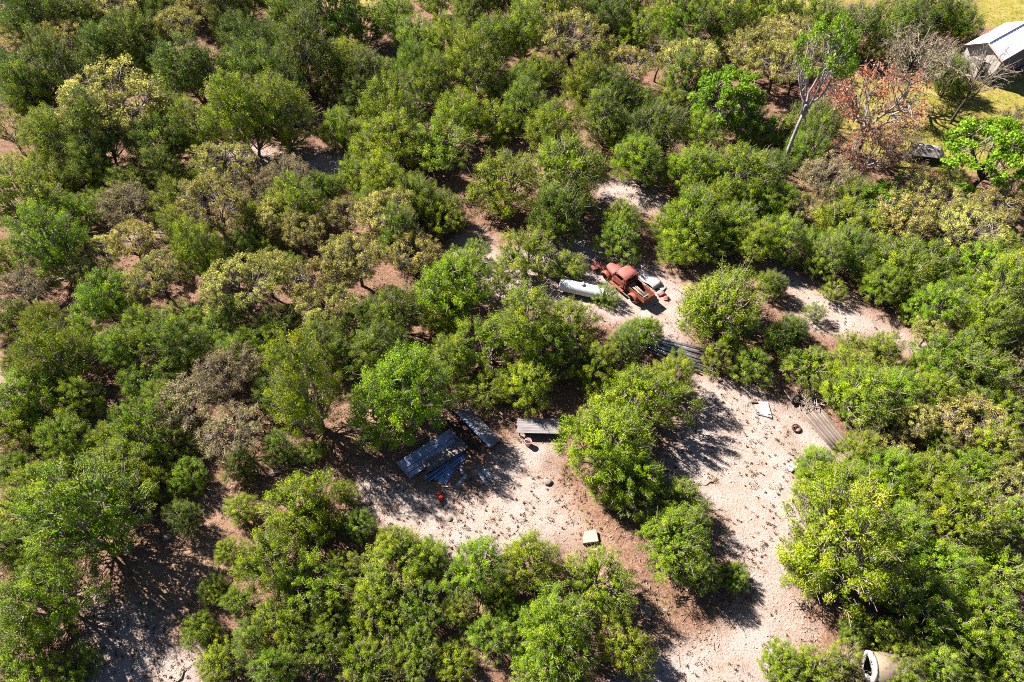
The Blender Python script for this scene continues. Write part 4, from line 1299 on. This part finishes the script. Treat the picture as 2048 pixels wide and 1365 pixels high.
for k, (x, y, s, lab) in enumerate(((1291, 1223, .34, "white rock on the red earth path, lower middle"), (1330, 1221, .14, "small pale rock right of the white rock on the path"), (898, 1037, .2, "pale rock among tufts in the small clearing"),
                                    (1096, 965, .24, "brown rock on the red earth beside the small clearing"), (620, 1120, .2, "pale rock under the junipers left of centre bottom"), (335, 1075, .22, "reddish rock in a litter gap, lower left"),
                                    (1668, 735, .22, "pale rock below the sandy track on the right"), (228, 836, .3, "white rock on the bare patch at middle left"), (1440, 760, .16, "pale rock below the pipe stack"), (1310, 1240, .12, "tiny rock below the white rock on the path"))):
    rock(x, y, s * 1.2, s, s * .6, lab, 300 + k)

# ------------------------------------------------------------------ beige tank at the lower right
def beige_tank():
    a, b_ = g(1738, 1338, .55), g(1858, 1352, .55)
    d = b_ - a; L = np.hypot(*d[:2]); m = (a + b_) / 2
    t = thing('old_tank', "beige rusty horizontal tank with a torn open white end under junipers", 'tank', (m[0], m[1], 0), math.atan2(d[1], d[0]))
    r, z = .78, .85
    MB().tube([(x, 0, z) for x in np.linspace(-L / 2, L / 2, 5)], r, 26, cap=False).build('shell', M['beigetank'], t, True).modifiers.new('thick', 'SOLIDIFY').thickness = -.03
    pts = [(L / 2 + .25 * math.sin(k / 5 * math.pi / 2), 0, z) for k in range(6)]
    MB().tube(pts, [max(.02, r * math.cos(k / 5 * math.pi / 2)) for k in range(6)], 26).build('end_cap', M['beigetank'], t, True)
    V, F = [], []
    n = 26
    for i in range(n):
        a_ = 2 * math.pi * i / n
        for rr, x in ((r * 1.03, 0), (r * 1.05, -.16), (r * (.66 + .12 * math.sin(a_ * 3)), -.22), (r * (.60 + .12 * math.sin(a_ * 3)), -.18)):
            V.append((-L / 2 + x + .02, rr * math.cos(a_), z + rr * math.sin(a_)))
    for i in range(n):
        for j in range(3):
            F.append((i * 4 + j, ((i + 1) % n) * 4 + j, ((i + 1) % n) * 4 + j + 1, i * 4 + j + 1))
    MB().add(V, F).build('torn_end', M['whitepaint'], t, True).modifiers.new('thick', 'SOLIDIFY').thickness = .02
    for x in (-.3, .3):
        MB().box((x * L, 0, .08), (.16, 1.1, .16)).build('cradle', M['brownboard'], t)
        MB().tube([(x * L - .04, 0, z), (x * L + .04, 0, z)], r + .012, 26, cap=False).build('band', M['beigetank'], t, True)
beige_tank()
for k in range(6):
    oriented_board('old_plank', f"{nth[k]} brown plank from the top of the pile right of the beige tank", 'plank', (1842 + 2 * k, 1324 + 5 * k), (1886 + 3 * k, 1332 + 6 * k), .14, .05, M['brownboard'] if k % 2 else M['railsteel'], .06 + .05 * (k % 2), 'old planks beside the beige tank')

# ------------------------------------------------------------------ shed
def shed():
    ax = R(37)
    near_c = g(1974, 172)                                            # near corner of the gable wall
    u = np.array([math.cos(ax), math.sin(ax)]); v = np.array([-math.sin(ax), math.cos(ax)])   # along, across (away)
    t = thing('wooden_shed', "tall gabled shed with white metal roof and pale plank end wall", 'shed', (near_c[0], near_c[1], 0), ax)
    L, Wd, he, hr = 8.0, 3.9, 3.15, 4.15
    # wall cores
    core = MB().prism([(0.06, 0), (Wd - .06, 0), (Wd - .06, he - .08), (Wd / 2, hr - .12), (0.06, he - .08)], .06, L - .06, 'x')
    core.build('wall_core', M['darkwood'], t)
    # gable: vertical boards, each its own piece, a door and window opening between
    bw = .24
    n = int(Wd / bw)
    for k in range(n):
        y0 = k * Wd / n; yc = y0 + Wd / n / 2
        h = he + (hr - he) * (1 - abs(yc - Wd / 2) / (Wd / 2)) - .1
        if 3 <= k <= 5:
            MB().box((.02, yc, (2.2 + h) / 2), (.05, Wd / n - .02, h - 2.2)).build('board', M['whitewood'], t)
        else:
            MB().box((.02, yc, h / 2), (.05, Wd / n - .02, h)).build('board', M['whitewood'], t)
    dr = MB().box((.03, Wd / n * 4.5, 1.02), (.04, Wd / n * 3 - .06, 2.0)).build('door', M['darkwood'], t)
    MB().box((0.0, Wd / n * 3.4, 1.0), (.03, .05, .16)).build('handle', M['black'], dr)
    wn_ = MB().box((-.015, Wd / 2, 2.85), (.05, .5, .6)).build('loft_hatch', M['darkwood'], t)
    pr = MB().box((-.45, Wd * .55, 2.12), (.9, 1.3, .06)).build('porch_roof', M['darkwood'], t)
    for k in range(26):
        x = .12 + k * (L - .2) / 26
        MB().box((x + .12, .02, he / 2 - .06), ((L - .2) / 26 - .02, .05, he - .12)).build('board', M['darkwood'], t)  # front wall boards: the wall's shade is put into their dark colour
    MB().box((0.03, .02, he / 2 - .03), (.1, .1, he - .06)).build('corner_trim', M['whitewood'], t)
    # roof sheets: one panel per strip on both slopes, standing seams
    sl = math.hypot(Wd / 2 + .25, (hr - he) * (Wd / 2 + .25) / (Wd / 2)); an = math.atan2(hr - he, Wd / 2)
    npn = 14
    for side in (0, 1):
        s = 1 if side == 0 else -1
        for k in range(npn):
            x = -.3 + (k + .5) * (L + .6) / npn
            yc = Wd / 2 - s * math.cos(an) * sl / 2; zc = hr + .05 - math.sin(an) * sl / 2
            pm = MB().box((x, yc, zc), ((L + .6) / npn - .012, sl, .03), rotm('X', s * an))
            pm.box((x + (L + .6) / npn / 2 - .02, yc, zc + .03), (.03, sl, .035), rotm('X', s * an))
            pm.build('roof_panel', M['roof'], t)
    MB().tube([(-.32, Wd / 2, hr + .07), (L + .32, Wd / 2, hr + .07)], .07, 6).build('ridge_cap', M['roof'], t)
    for s in (1, -1):
        MB().box((-.31, Wd / 2 - s * math.cos(an) * sl / 2, hr + .0 - math.sin(an) * sl / 2), (.04, sl, .16), rotm('X', s * an)).build('bargeboard', M['brownboard'] if s < 0 else M['whitewood'], t)
shed()

# covered trailer beside the lawn
def trailer():
    c = g(1848, 320)
    t = thing('covered_trailer', "low dark trailer under a grey tarp half hidden by red twigs", 'trailer', (c[0], c[1], 0), R(-14))
    MB().box((0, 0, .62), (2.9, 1.5, .5), taper=.98).build('trailer_body', M['black'], t, bevel=.03)
    V = [(-1.5, -.8, .86), (1.5, -.8, .86), (1.5, .8, .86), (-1.5, .8, .86), (-1.1, -.35, 1.5), (.9, -.3, 1.42), (1.0, .4, 1.40), (-1.0, .42, 1.55)]
    MB().add(V, [(0, 1, 5, 4), (1, 2, 6, 5), (2, 3, 7, 6), (3, 0, 4, 7), (4, 5, 6, 7)]).build('tarp', M['tarp'], t, bevel=.08)
    for s in (-1, 1):
        wv = MB().tube([(0, s * .8, .33), (0, s * .98, .33)], .33, 18).build('wheel', M['rubber'], t)
        MB().tube([(0, s * .97, .33), (0, s * .99, .33)], .17, 12).build('rim', M['galv'], wv)
    MB().tube([(1.45, 0, .5), (2.6, 0, .42)], .05, 6).build('tow_bar', M['black'], t)
trailer()
